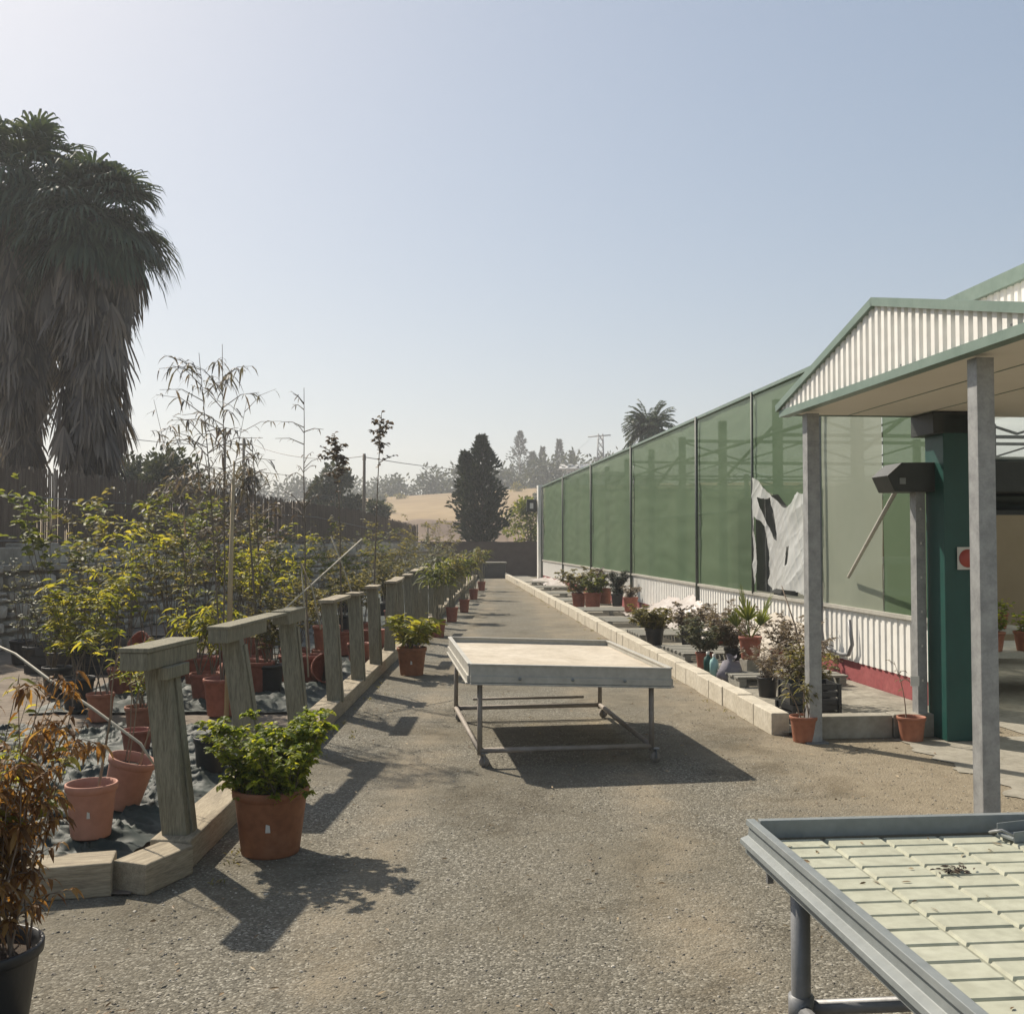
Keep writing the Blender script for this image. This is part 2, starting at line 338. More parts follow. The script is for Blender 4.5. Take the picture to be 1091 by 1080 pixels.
# ------------------------------------------------------------------ setting
m = MB()
m.add([(-330,-60,0),(330,-60,0),(330,500,0),(-330,500,0)], [(0,1,2,3)])
tag(m.build('ground', M['gravel']), kind='structure')
# left bed soil (slightly above the gravel) and right bed ground
m = MB(); m.add([(-14,4.66,.012),(-1.72,4.66,.012),(-1.66,46,.012),(-14,46,.012)], [(0,1,2,3)])
tag(m.build('bed_soil', M['bedsoil']), kind='structure')
m = MB(); m.add([G(8.2,2.98,.03),G(8.2,4.84,.03),G(46,4.84,.03),G(46,3.8,.03)], [(0,1,2,3)])
tag(m.build('bed_ground', M['rightsoil']), kind='structure')
m = MB()
def slab(a, b):
    sl_ = -6+14*a; x = 3.75+12.2*b
    if b == 0: x += .45*noise.noise(Vector((sl_*1.1,3,0)))+.18*noise.noise(Vector((sl_*4.3,8,0)))+.06*noise.noise(Vector((sl_*13,1,0)))
    return G(sl_, x, .006)
m.grid(slab, 260, 8, False)
tag(m.build('yard_floor', M['concrete_dark']), kind='structure')
m = MB(); m.add([G(8.0,4.98,.006),G(8.0,15.9,.006),G(40,15.9,.006),G(40,4.98,.006)], [(0,1,2,3)])
tag(m.build('greenhouse_floor', M['concrete_dark']), kind='structure')
# hills far behind
def hill(x, y):
    k = max(0, min(1, (y-62)/130)); k = k*k*(3-2*k)
    h = k*(11.0 + 2.5*noise.noise(Vector((x*.012, y*.008, 3))) + .03*min(x,60)) + max(0,y-200)*.012
    return h - .15
m = MB(); m.grid(lambda a, b: (-260+520*a, 60+420*b, hill(-260+520*a, 60+420*b)), 80, 70)
tag(m.build('hill', M['field']), kind='structure')
def road_pt(a, b):
    x = -45+75*a; y = 104+14*a+3.2*b
    return (x, y, hill(x,y)+.12)
m = MB(); m.grid(road_pt, 40, 2); tag(m.build('dirt_road', M['road']), kind='structure')
def bank(a, b):                            # bare earth bank at the foot of the hill, just behind the end fence
    x = -14+26*a; y = 54+16*b
    h = 3.7*math.sin(min(1,b*1.3)*math.pi/2)*(.75+.5*noise.noise(Vector((x*.16,y*.12,7))))*(1 if x<9 else max(0,(12-x)/3))
    return (x, y, max(-.1, h)-.08)
m = MB(); m.grid(bank, 40, 24); tag(m.build('earth_bank', M['earth']), kind='structure')

# loose stones on the near gravel: nobody could count them
rng = random.Random(5); m = MB()
for i in range(9000):
    y = 1.6+9*rng.random()**1.5; x = rng.uniform(-.58*y-.2, .55*y+.2)
    if x < -1.75 and y > 4.55: continue
    r = rng.uniform(.0025,.008)*(1+.6*(rng.random()**5)); a = rng.random()*6.28
    c = Vector((x,y,.001)); vsn = []
    for k in range(5):
        tt = a+k*1.2566; rr = r*rng.uniform(.7,1.2)
        vsn.append(c+Vector((math.cos(tt)*rr, math.sin(tt)*rr, 0)))
    top = [c+(p-c)*.55+Vector((0,0,r*rng.uniform(.25,.5))) for p in vsn]
    m.add(vsn+top, [(0,1,6,5),(1,2,7,6),(2,3,8,7),(3,4,9,8),(4,0,5,9),(5,6,7,8,9)])
tag(m.build('loose_gravel', M['stones']), 'small grey and pale stones scattered over the gravel yard', 'gravel', kind='stuff')
m = MB()
for i in range(700):
    y = rng.uniform(2.5,16); x = rng.choice((rng.gauss(-1.25,.25), rng.uniform(-1.2,2.0), rng.gauss(2.4,.5)-.06*(y-8)))
    if x < -1.4 and y > 4.5: continue
    a = rng.random()*6.28; m.leaf((x,y,.012), (math.cos(a),math.sin(a),.15), rng.uniform(.02,.05), rng.uniform(.006,.014), .2, rng)
tag(m.build('leaf_litter', M['leaf_litter']), 'dry fallen leaves lying loose along the edges of the path', 'leaf litter', kind='stuff')

m = MB()
for i in range(170):
    y = rng.uniform(4.8,40)
    bx_ = rng.choice((-1.52+rng.random()**2*.25, 2.10-.069*(y-8.5)-rng.random()**2*.2)) if y > 8.5 else -1.5+rng.random()**2*.2
    for k in range(rng.randint(3,9)):
        a = rng.random()*6.28; m.leaf((bx_+rng.gauss(0,.02),y+rng.gauss(0,.03),0), (math.cos(a)*.6,math.sin(a)*.6,.8), rng.uniform(.03,.09), .008, .8, rng)
tag(m.build('weeds', M['lf_olive']), 'small dry weeds growing along the timber edge and the kerb', 'weeds', kind='stuff')
# air: pale haze round the whole place
hm = bpy.data.materials.new('haze'); hm.use_nodes = True; hm.node_tree.nodes.clear()
ho = hm.node_tree.nodes.new('ShaderNodeOutputMaterial'); hv = hm.node_tree.nodes.new('ShaderNodeVolumePrincipled')
hv.inputs['Color'].default_value = (.93,.95,.97,1); hv.inputs['Density'].default_value = .0015; hv.inputs['Anisotropy'].default_value = .3
hm.node_tree.links.new(hv.outputs[0], ho.inputs['Volume'])
m = MB(); m.bx(-340,340,-70,510,-1.2,46)
tag(m.build('haze', hm), 'pale dusty haze hanging over the whole place', 'haze', kind='stuff')

# ------------------------------------------------------------------ pots and plants
def pot_prof(r, h):
    return [(0,.004),(r*.74,.0),(r*.76,.008),(r*.93,h*.84),(r*.95,h*.86),(r,h*.87),(r*1.01,h*.985),(r*.99,h),(r*.94,h),(r*.92,h*.9),(r*.86,h*.8)]
def plant(st, lf, rng, h, spread, stems, leafL, leafW, nl, z0=0, bare=.25, droop=.5, twigs=3, r0=.006, rad=.05, curve=.2, lean=(0,0), upl=.3, twl=.3):
    """stems with side twigs, leaves along both; all real geometry in local coordinates"""
    for i in range(stems):
        a = rng.random()*6.28; hh = h*rng.uniform(.7,1.0)
        p = Vector((rng.uniform(-1,1)*rad, rng.uniform(-1,1)*rad, z0))
        d = Vector((math.cos(a)*spread*rng.uniform(.3,1)+lean[0], math.sin(a)*spread*rng.uniform(.3,1)+lean[1], 1)).normalized()
        pts = [p.copy()]; n = 6
        for k in range(n):
            d = (d + Vector((rng.uniform(-1,1),rng.uniform(-1,1),rng.uniform(-.2,.2)))*curve*.5 + Vector((math.cos(a)*spread,math.sin(a)*spread,0))*.06).normalized()
            p = p + d*hh/n; pts.append(p.copy())
        st.tube(pts, [r0*(1-.75*k/n) for k in range(n+1)], 5, False)
        segs = [(pts, nl)]
        for q in range(twigs):
            f = rng.uniform(bare, .95); k = min(n-1, int(f*n)); b = pts[k].lerp(pts[k+1], f*n-k)
            aa = rng.random()*6.28; dd = Vector((math.cos(aa),math.sin(aa),rng.uniform(.2,1.0))).normalized()
            L = hh*twl*rng.uniform(.5,1.0)*(1.15-f*.6)
            tp = [b, b+dd*L*.5+Vector((0,0,.03*L)), b+dd*L+Vector((0,0,-.12*L*droop))]
            st.tube(tp, [r0*.5, r0*.35, r0*.18], 4, False); segs.append((tp, max(3,int(nl*.55))))
        for (pp, cnt) in segs:
            main = pp is pts
            for j in range(cnt):
                f = rng.uniform(bare if main else .25, 1.0); x = f*(len(pp)-1); k = min(len(pp)-2, int(x)); b = pp[k].lerp(pp[k+1], x-k)
                ax = (pp[k+1]-pp[k]).normalized(); aa = rng.random()*6.28
                out = Vector((math.cos(aa),math.sin(aa),rng.uniform(-.3,.6)))
                dd = (out + ax*upl + Vector((0,0,rng.uniform(-.3,.3)*droop))).normalized()
                s_ = rng.uniform(.6,1.1)
                lf.leaf(b, dd, leafL*s_, leafW*s_, droop, rng)
def potted(name, label, cat, loc, pr_, ph_, potm, leafm, seed, group=None, tilt=(0,0), stemm='bark', stick=None, tagpatch=None, **kw):
    rng = random.Random(seed); r = pr_; hp_ = ph_
    root = empty(name, loc, 0, label, cat, group, rot=(tilt[0],tilt[1],rng.random()*0))
    m = MB(); m.lathe(pot_prof(r,hp_), 28); m.build('pot', M[potm], root)
    m = MB(); m.lathe([(0,hp_*.83),(r*.5,hp_*.835),(r*.87,hp_*.80)], 20); m.build('soil', M['soil'], root)
    st = MB(); lf = MB(); kw.setdefault('z0', hp_*.8); kw.setdefault('rad', r*.5)
    plant(st, lf, rng, **kw)
    st.build('stem', M[stemm], root)
    if leafm: lf.build('foliage', M[leafm], root)
    if stick:
        s = MB(); s.tube([(stick[0],stick[1],hp_*.5),(stick[0]+stick[3],stick[1]+stick[4],stick[2])], [.011,.009], 7); s.build('stake', M['bamboo'], root)
    if tagpatch:
        s = MB(); a = tagpatch
        rr = r*.9
        def pt(du, dz): 
            tt = a+du; return (math.cos(tt)*(r*.76+(r*.17)*(dz/hp_/.84)+.002), math.sin(tt)*(r*.76+(r*.17)*(dz/hp_/.84)+.002), dz)
        s.add([pt(-.08,hp_*.42),pt(.07,hp_*.42),pt(.05,hp_*.53),pt(-.06,hp_*.55)], [(0,1,2,3)]); s.build('sticker', M['sign_white'], root)
    return root

# --- foreground pots on the left
potted('potted_shrub', 'large brown terracotta pot of bushy bright green leaves on the gravel by the timber edge', 'potted plant',
       (-1.245,5.33,0), .195, .335, 'terra_brown', 'lf_bright', 11, h=.50, spread=.72, stems=42, leafL=.048, leafW=.027, nl=32, bare=.06, droop=.6, twigs=7, r0=.0032, rad=.14, tagpatch=-1.42, twl=.35)
potted('dying_shrub', 'tall dying shrub with curled brown leaves in a black pot at the near left edge', 'potted plant',
       (-1.75,3.42,0), .19, .27, 'black_pot', 'lf_brown', 12, h=1.02, spread=.34, stems=28, leafL=.058, leafW=.018, nl=27, bare=.10, droop=1.5, twigs=7, r0=.0045, rad=.12, stemm='twig', twl=.24)
gs = MB(); gl = MB(); plant(gs, gl, random.Random(9), h=.85, spread=.45, stems=11, leafL=.08, leafW=.024, nl=14, z0=.2, bare=.55, droop=1.0, twigs=2, r0=.004, rad=.1)
_sh = [o for o in bpy.data.objects if o.name == 'dying_shrub'][0]; gs.build('green_stem', M['twig'], _sh); tag(gl.build('green_leaves', M['lf_yellow'], _sh), 'few remaining yellow green leaves')
d = potted('terracotta_pot', 'faded terracotta pot standing upright with one bare stem, nearest the timber corner', 'potted plant',
       (-2.16,5.30,.09), .128, .27, 'terra_pale', None, 13, h=.9, spread=.12, stems=1, leafL=.05, leafW=.02, nl=0, twigs=1, r0=.009, stemm='twig', tagpatch=-1.3, lean=(.25,0))
potted('leaning_pot', 'faded terracotta pot leaning over with a few thin bare stems beside the first post', 'potted plant',
       (-2.22,5.85,.10), .132, .28, 'terra_pale', 'lf_mid', 14, tilt=(0,R(15)), h=.8, spread=.12, stems=4, leafL=.05, leafW=.02, nl=2, bare=.5, twigs=0, r0=.005, stemm='twig')
potted('young_sapling', 'sparse yellow leaved sapling with a dead brown tip behind the dying shrub', 'potted plant',
       (-2.62,5.25,.03), .12, .24, 'black_pot', 'lf_yellow', 15, h=.75, spread=.3, stems=5, leafL=.11, leafW=.03, nl=9, bare=.45, droop=.9, twigs=1, r0=.005)
# second pot down the path and the row of pots beyond
potted('potted_shrub', 'terracotta pot of loquat like yellow green leaves on the path beside the seventh post', 'potted plant',
       (-1.20,12.3,0), .18, .33, 'terra_brown', 'lf_yellow', 21, h=.55, spread=.8, stems=14, leafL=.16, leafW=.06, nl=18, bare=.25, droop=.6, twigs=2, r0=.006, tagpatch=-1.5)
rowlab = ['first','second','third','fourth','fifth']
for i, (x, y, rr) in enumerate(((-1.24,17.1,.14),(-1.19,20.3,.125),(-1.07,23.0,.12),(-1.05,28.0,.13),(-.98,33,.13))):
    potted('potted_palm', 'red pot with tall stems and grassy top, %s of the row along the path' % rowlab[i], 'potted plant',
       (x,y,0), rr, .29, 'terra_red', 'lf_mid' if i%2==0 else 'lf_olive', 30+i, group='tall potted plants in a row along the path',
       h=1.15, spread=.16, stems=10, leafL=.38, leafW=.042, nl=18, bare=.66, droop=1.2, twigs=0, r0=.012, stemm='wood_green', upl=.9)
# --- plants in the left bed, each in a pot of its own
bed = [ # x, y, h, spread, stems, leafL, leafW, nl, twigs, mat, pot, bare, droop, label
 (-4.05,9.6,1.25,.42,9,.13,.036,15,4,'lf_yellow','black_pot',.30,.6,'broad bushy sapling thick with yellow green leaves in front of the dry stone wall'),
 (-3.95,11.2,1.95,.22,4,.17,.045,11,3,'lf_yellow','terra_red',.62,.8,'tall sapling with bright yellow leaf clusters near its top'),
 (-5.2,11.8,2.35,.25,5,.13,.06,12,4,'lf_mid','black_pot',.55,.4,'tallest round leaved green sapling below the palms'),
 (-4.9,13.2,2.3,.22,4,.12,.05,12,4,'lf_olive','terra_red',.5,.5,'slim olive green sapling between the palms and the willowy tree'),
 (-4.3,13.0,2.55,.3,5,.11,.045,14,5,'lf_mid','black_pot',.55,.5,'green leafy sapling under the willowy tree'),
 (-3.0,8.3,.62,.5,6,.12,.028,9,3,'lf_yellow','terra',.3,.7,'low yellow green seedling tuft showing over the first fence post cap'),
 (-2.95,9.9,1.05,.45,8,.14,.032,14,4,'lf_yellow','terra_red',.45,1.0,'drooping yellow leaved sapling left of the second fence post'),
 (-2.5,10.6,.95,.55,10,.05,.022,26,7,'lf_olive','black_pot',.35,.4,'dusty small leaved bush behind the second and third posts'),
 (-2.55,12.2,1.0,.6,12,.05,.022,26,7,'lf_olive','black_pot',.35,.4,'dusty small leaved bush behind the fourth post'),
 (-3.2,12.6,1.55,.35,6,.13,.04,13,4,'lf_yellow','terra_red',.55,.7,'yellow topped sapling above the dusty bushes'),
 (-2.6,14.2,1.1,.55,12,.055,.024,26,7,'lf_olive','black_pot',.3,.4,'olive bush behind the fifth post'),
 (-3.3,15.0,1.75,.3,6,.12,.036,13,4,'lf_yellow','black_pot',.5,.7,'taller yellowish sapling in the middle of the bed'),
 (-2.35,16.0,1.2,.5,11,.06,.026,26,6,'lf_olive','terra_red',.3,.4,'olive grey bush behind the sixth and seventh posts'),
 (-2.9,17.5,1.5,.45,9,.09,.03,18,5,'lf_mid','black_pot',.35,.5,'mid green bush halfway down the bed'),
 (-2.2,18.8,1.25,.45,11,.07,.03,24,6,'lf_olive','terra_red',.3,.5,'brownish olive bush behind the tenth post'),
 (-2.6,21.0,1.9,.3,7,.10,.034,16,5,'lf_olive','black_pot',.35,.5,'tall thin olive sapling near the far end of the bed'),
 (-2.0,22.5,1.4,.35,10,.10,.03,18,5,'lf_grey','terra_red',.3,.6,'grey green bush behind the far fence posts'),
 (-2.4,25.5,2.1,.3,8,.10,.034,16,5,'lf_olive','black_pot',.3,.5,'tall feathery olive sapling before the brown screen'),
 (-2.0,28.5,1.7,.4,10,.10,.034,18,5,'lf_grey','black_pot',.3,.5,'hazy grey green bush far down the bed'),
 (-2.2,33.0,2.2,.35,9,.11,.04,18,5,'lf_olive','terra_red',.3,.5,'farthest olive sapling by the end of the bed'),
 (-5.75,12.4,.95,.4,5,.07,.03,10,4,'lf_grey','black_pot',.4,.5,'pale sparse sapling growing before the stone wall at the left edge'),
 (-6.3,13.2,1.5,.3,4,.07,.035,9,4,'lf_grey','black_pot',.5,.4,'thin grey leaved sapling against the dark screen far left'),
 (-3.6,9.0,.75,.3,3,.13,.03,7,2,'lf_yellow','terra',.6,.8,'small yellow seedling in front of the black trays'),
 (-4.6,10.4,1.0,.5,7,.07,.03,14,4,'lf_mid','black_pot',.3,.4,'dark green bush in front of the stone wall'),
 (-3.7,14.0,2.1,.3,6,.10,.045,14,4,'lf_bronze','terra_red',.5,.5,'rusty leaved sapling below the willowy tree'),
 (-2.9,11.3,1.6,.2,3,.12,.034,12,3,'lf_yellow','terra_red',.6,.8,'thin yellow green sapling above the second and third posts'),
 (-4.4,16.4,2.3,.35,8,.10,.04,16,5,'lf_olive','black_pot',.35,.5,'olive bush close to the stone wall'),
 (-4.0,18.6,2.2,.4,8,.10,.04,16,5,'lf_mid','black_pot',.35,.5,'green bush by the stone wall behind the dusty bushes'),
 (-3.6,22.0,2.2,.4,8,.10,.04,16,5,'lf_olive','black_pot',.35,.5,'olive bush by the foot of the brown screen'),
 (-3.2,26.0,2.0,.4,8,.10,.04,16,5,'lf_mid','black_pot',.35,.5,'green bush before the sloping end of the brown screen'),
 (-5.6,13.4,2.0,.4,7,.10,.045,14,5,'lf_olive','black_pot',.3,.5,'bushy olive sapling before the dark screen, under the left palm'),
 (-4.6,14.6,2.3,.4,8,.10,.045,14,5,'lf_mid','black_pot',.3,.5,'dense green sapling behind the willowy tree'),
 (-4.0,12.0,1.9,.35,6,.11,.04,12,5,'lf_olive','terra_red',.45,.6,'olive sapling left of the bamboo stake'),
 (-3.4,13.4,1.9,.35,7,.11,.04,12,5,'lf_olive','terra_red',.4,.6,'olive sapling right of the bamboo stake'),
 (-5.0,16.8,2.5,.35,7,.10,.045,14,5,'lf_bronze','black_pot',.3,.5,'reddish tall bush against the screen between palms and willowy tree'),
 (-3.9,10.3,1.45,.3,5,.14,.04,11,3,'lf_yellow','terra_red',.5,.8,'yellow leaved sapling left of the willowy tree'),
]
for i, (x,y,h,sp,n,lL,lW,nl,tw,lm,pt,ba,dr,lab) in enumerate(bed):
    pr = .15 if h > .9 else .12
    potted('potted_sapling', lab, 'potted plant', (x,y,.03), pr, pr*2, pt, lm, 100+i, group='potted saplings in the left bed', h=h-.1 if h>.9 else h, spread=sp, stems=int(n*1.2)+1,
           leafL=lL*1.0, leafW=lW, nl=int(nl*1.35), bare=ba, droop=dr, twigs=tw, r0=.007, stemm='bark')
# tall thin trees against the sky
def skytree(label, loc, h, leafL, leafW, lm, seed, stake=None, droop=1.2, bare=.55, n=1, tw=14, nl=16, spread=.08, twl=.3, r0=.016, curve=.1, lean=(0,0)):
    potted('potted_tree', label, 'potted tree', loc, .17, .33, 'terra_red', lm, seed, stick=stake, h=h-.25, spread=spread, stems=n, leafL=leafL, leafW=leafW,
           nl=nl, bare=bare, droop=droop, twigs=tw, r0=r0, rad=.02, stemm='bark', curve=curve, twl=twl, lean=lean)
skytree('tall willowy potted tree with long hanging grey pink leaves tied to a bamboo stake', (-2.62,9.3,.03), 3.45, .15, .020, 'lf_greypink', 61, stake=(.06,.03,2.3,.02,0), tw=24, nl=13, twl=.27, bare=.55, droop=1.6, n=2, spread=.05, r0=.010, curve=.06)
skytree('second willowy tree with fewer hanging leaves just left of the bamboo stake', (-3.35,11.0,.03), 3.2, .14, .022, 'lf_greypink', 62, tw=16, nl=9, twl=.30, bare=.5, droop=1.5, n=4, spread=.24, r0=.008)
skytree('nearly bare sapling with a thin curved stem against the sky', (-2.2,11.2,.03), 3.35, .07, .014, 'lf_bronze', 63, tw=20, nl=4, twl=.18, bare=.5, r0=.012, curve=.07, lean=(-.03,0))
skytree('slim bronze leaved tree, left of the two crowns against the sky', (-2.36,14.2,.03), 3.65, .085, .05, 'lf_bronze', 64, tw=22, nl=26, twl=.15, bare=.70, curve=.06, droop=.6)
skytree('slim bronze leaved tree, right of the two crowns against the sky', (-1.95,14.4,.03), 3.55, .085, .05, 'lf_bronze', 65, tw=18, nl=22, twl=.13, bare=.74, droop=.6, lean=(.02,0), curve=.06)
skytree('thin tree with a drooping grey tuft right of the willowy tree', (-2.62,10.6,.03), 3.0, .16, .02, 'lf_greypink', 66, tw=10, nl=18, twl=.13, bare=.85, droop=1.8, curve=.05)
skytree('low thin tree with sparse small leaves left of the bare sapling', (-3.1,12.6,.03), 2.85, .09, .03, 'lf_greypink', 67, tw=10, nl=6, twl=.2, bare=.6, droop=1.0)

# --- canes, pipes and stakes in the left bed
def rod(name, label, cat, pts, r, mat, n=7):
    o0 = Vector(pts[0]); m = MB(); m.tube([Vector(p)-o0 for p in pts], r, n); return tag(m.build(name, M[mat], None, o0), label, cat)
rod('bent_cane', 'long pale bent cane sloping down to the first fence post', 'cane', [(-3.30,6.3,1.02),(-2.95,6.1,.93),(-2.65,5.9,.80),(-2.35,5.75,.67),(-2.02,5.6,.50),(-1.93,5.55,.40)], [.006,.008,.009,.009,.008,.005], 'cane_pale')
rod('bamboo_stake', 'straight bamboo stake standing left of the second fence post', 'stake', [(-2.50,9.0,0),(-2.47,9.05,2.15)], [.022,.016], 'bamboo')
rod('irrigation_pipe', 'pale bent irrigation pipe arching behind the third post', 'pipe', [(-2.02,10.2,.25),(-2.06,10.2,.9),(-2.10,10.2,1.38),(-1.98,10.2,1.1),(-1.90,10.2,.72)], .008, 'cane_pale')
rod('irrigation_pipe', 'second pale pipe arching between the fourth and fifth posts', 'pipe', [(-1.98,11.2,1.65),(-1.86,11.2,1.35),(-1.72,11.2,.95),(-1.70,11.2,.72)], .008, 'cane_pale')
rod('leaning_cane', 'pale straight cane leaning diagonally from the third post cap', 'cane', [(-2.25,9.6,.85),(-1.70,11.6,1.62)], .008, 'cane_pale')
rod('grey_pipe', 'grey horizontal pipe along the top of the stone wall', 'pipe', [(-5.6,20.8,1.30),(-4.5,21.0,1.36)], .05, 'steel')

# --- empty terracotta pots on the left bed
def empty_pot(x, y, z, r, h, mat, label, rot=(0,0,0)):
    o = empty('empty_pot', (x,y,z), 0, label, 'plant pot', 'empty pots lying in the left bed', rot=rot)
    m = MB(); m.lathe(pot_prof(r,h), 26); m.build('pot', M[mat], o)
    m = MB(); m.lathe([(0,h*.06),(r*.72,h*.055)], 20); m.build('pot_base', M['soil'], o)
    return o
ep = [(-3.05,11.0,.18,.17,.33,'terra_red','red pot tipped on its side with its mouth towards the path',(R(80),0,R(35))),
 (-2.80,10.9,.02,.16,.32,'terra_red','upright red pot right of the tipped pot',(0,0,0)),
 (-3.35,11.2,.02,.17,.32,'terra_red','upright red pot left of the tipped pot',(0,0,0)),
 (-3.75,11.4,.02,.17,.34,'terra','red pot at the left end of the pot pile',(0,0,0)),
 (-3.2,11.7,.02,.17,.34,'terra_red','tall red pot behind the tipped pot',(0,0,0)),
 (-3.1,11.75,.31,.18,.33,'terra_red','red pot stacked on top of the pots behind',(0,0,0)),
 (-2.4,11.3,.02,.17,.33,'terra_red','upright red pot seen between the second and third posts',(0,0,0)),
 (-2.1,11.2,.17,.16,.32,'terra_red','red pot tipped towards the path between the third and fourth posts',(R(75),0,R(25))),
 (-2.15,11.9,.02,.17,.33,'terra','upright red pot supporting another behind the third post',(0,0,0)),
 (-2.15,11.9,.30,.16,.32,'terra','orange pot stacked on the pot behind the third post',(0,0,0)),
 (-2.55,12.0,.02,.17,.33,'terra_red','red pot behind the second post',(0,0,0)),
 (-1.92,12.9,.02,.15,.3,'terra_red','red pot between the fourth and fifth posts',(0,0,0)),
 (-1.95,14.6,.02,.16,.32,'terra_red','red pot between the sixth and seventh posts',(0,0,0)),
 (-2.75,7.55,.02,.11,.2,'terra_red','small red pot beside the black pot left of the second post',(0,0,0)),
 (-4.3,11.9,.02,.17,.34,'terra_red','dull red pot next to the stack of black trays',(0,0,0)),
 (-4.05,11.7,.3,.16,.3,'terra_red','dull red pot lying over the pots by the black trays',(R(60),0,R(-40)))]
for a in ep: empty_pot(*a[:6], a[6], a[7])
o = empty('black_pot', (-2.02,6.9,.03), 0, 'empty tall black pot in front of the second fence post', 'plant pot')
m = MB(); m.lathe(pot_prof(.11,.26), 24); m.build('pot', M['black_pot'], o); m = MB(); m.lathe([(0,.2),(.095,.2)],18); m.build('soil', M['soil'], o)
# black trays piled before the wall
trl = ['bottom','second','third','topmost']
for k in range(4):
    o = empty('plant_tray', (-5.1+.06*k,12.4+.03*k,.02+.105*k), R(-6+4*k), 'black plastic plant tray, %s of the stack by the stone wall' % trl[k], 'tray', 'black trays stacked by the stone wall')
    m = MB(); 
    for (x0,x1,y0,y1) in ((-.7,.7,-.22,-.2),(-.7,.7,.2,.22),(-.7,-.68,-.2,.2),(.68,.7,-.2,.2)): m.bx(x0,x1,y0,y1,0,.095)
    m.build('tray_side', M['black_pot'], o); m = MB(); m.bx(-.68,.68,-.2,.2,.002,.012); m.build('tray_floor', M['black_pot'], o)

# --- weed mat, wrinkled
def matfn(x0,x1,y0,y1,seed,amp):
    def fn(a,b):
        x = x0+(x1-x0)*a; y = y0+(y1-y0)*b
        e = min(1, min(a,1-a,b,1-b)*14)
        n1 = noise.noise(Vector((x*1.1+seed, y*2.6, seed))); n2 = noise.noise(Vector((x*3.2, y*7.0+seed, 2*seed)))
        n3 = noise.noise(Vector((x*7+3*n1, y*11+4*n2, seed+5))); ridge = (1-abs(n1)*1.6)*.5 + .55*(1-abs(n2))**6 + .28*(1-abs(n3))**5
        return (x+.08*n2+.15*noise.noise(Vector((y*1.3,seed,0)))*(1-e*0), y+.1*noise.noise(Vector((x*1.7,seed,4))), .018+amp*ridge*(.25+.75*e)+.01*(1-e)*abs(n2))
    return fn
m = MB(); m.grid(matfn(-4.6,-1.85,4.9,8.6,1.7,.10), 200, 260)
tag(m.build('weed_mat', M['mat']), 'wrinkled black green weed mat covering the near end of the left bed', 'ground sheet')
m = MB(); m.grid(matfn(-4.4,-1.82,9.4,13.6,5.1,.09), 70, 110)
tag(m.build('weed_mat', M['mat']), 'crumpled black weed mat under the pots behind the second to fifth posts', 'ground sheet')
m = MB(); m.grid(matfn(-4.2,-1.82,14.3,34,9.1,.07), 50, 180)
tag(m.build('weed_mat', M['mat']), 'black weed mat under the bushes further down the left bed', 'ground sheet')

# --- timber edging
def timber(name, label, p0, p1, w, h, mat):
    p0 = Vector(p0); p1 = Vector(p1); L = (p1-p0).length; a = math.atan2(p1.y-p0.y, p1.x-p0.x)-math.pi/2
    m = MB(); n = max(2,int(L/.35))
    def ring(k):
        y = L*k/n; j = lambda q: .004*noise.noise(Vector((y*2.1,q*3.3,p0.x*7)))
        return [(-w/2+j(1),y,0),(w/2+j(2),y,0),(w/2+j(3),y,h+j(4)),(-w/2+j(5),y,h+j(6))]
    vs = [p for k in range(n+1) for p in ring(k)]
    fs = [(k*4+i, k*4+(i+1)%4, k*4+4+(i+1)%4, k*4+4+i) for k in range(n) for i in range(4)]+[(3,2,1,0),(n*4,n*4+1,n*4+2,n*4+3)]
    m.add(vs, fs); o = m.build(name, M[mat], None, p0, bevel=.008, rotz=a); return tag(o, label, 'timber edging', 'timber edging of the left bed')
timber('timber_edging', 'bleached timber beam edging the path from the first to the third fence post', (-1.66,5.02,0), (-1.66,8.6,0), .2, .15, 'wood_edge')
timber('timber_edging', 'bleached timber beam edging the path from the third to the sixth fence post', (-1.66,8.62,0), (-1.655,12.6,0), .2, .147, 'wood_edge')
for i, (a,b,lb) in enumerate(((12.62,18.4,'in the middle of the fence, past the sixth post'),(18.42,26,'running past the far potted plants'),(26.02,45.6,'at the far end of the fence'))):
    timber('timber_edging', 'timber beam edging the path '+lb, (-1.655+.03*i,a,0), (-1.625+.03*i,b,0), .2, .145, 'wood_edge')
timber('timber_edging', 'short mitred timber block at the near corner below the first post', (-1.74,4.70,0), (-1.62,5.01,0), .19, .14, 'wood_edge')
timber('timber_edging', 'timber beam closing the near end of the left bed', (-1.83,4.76,0), (-3.6,4.30,0), .2, .15, 'wood_edge')

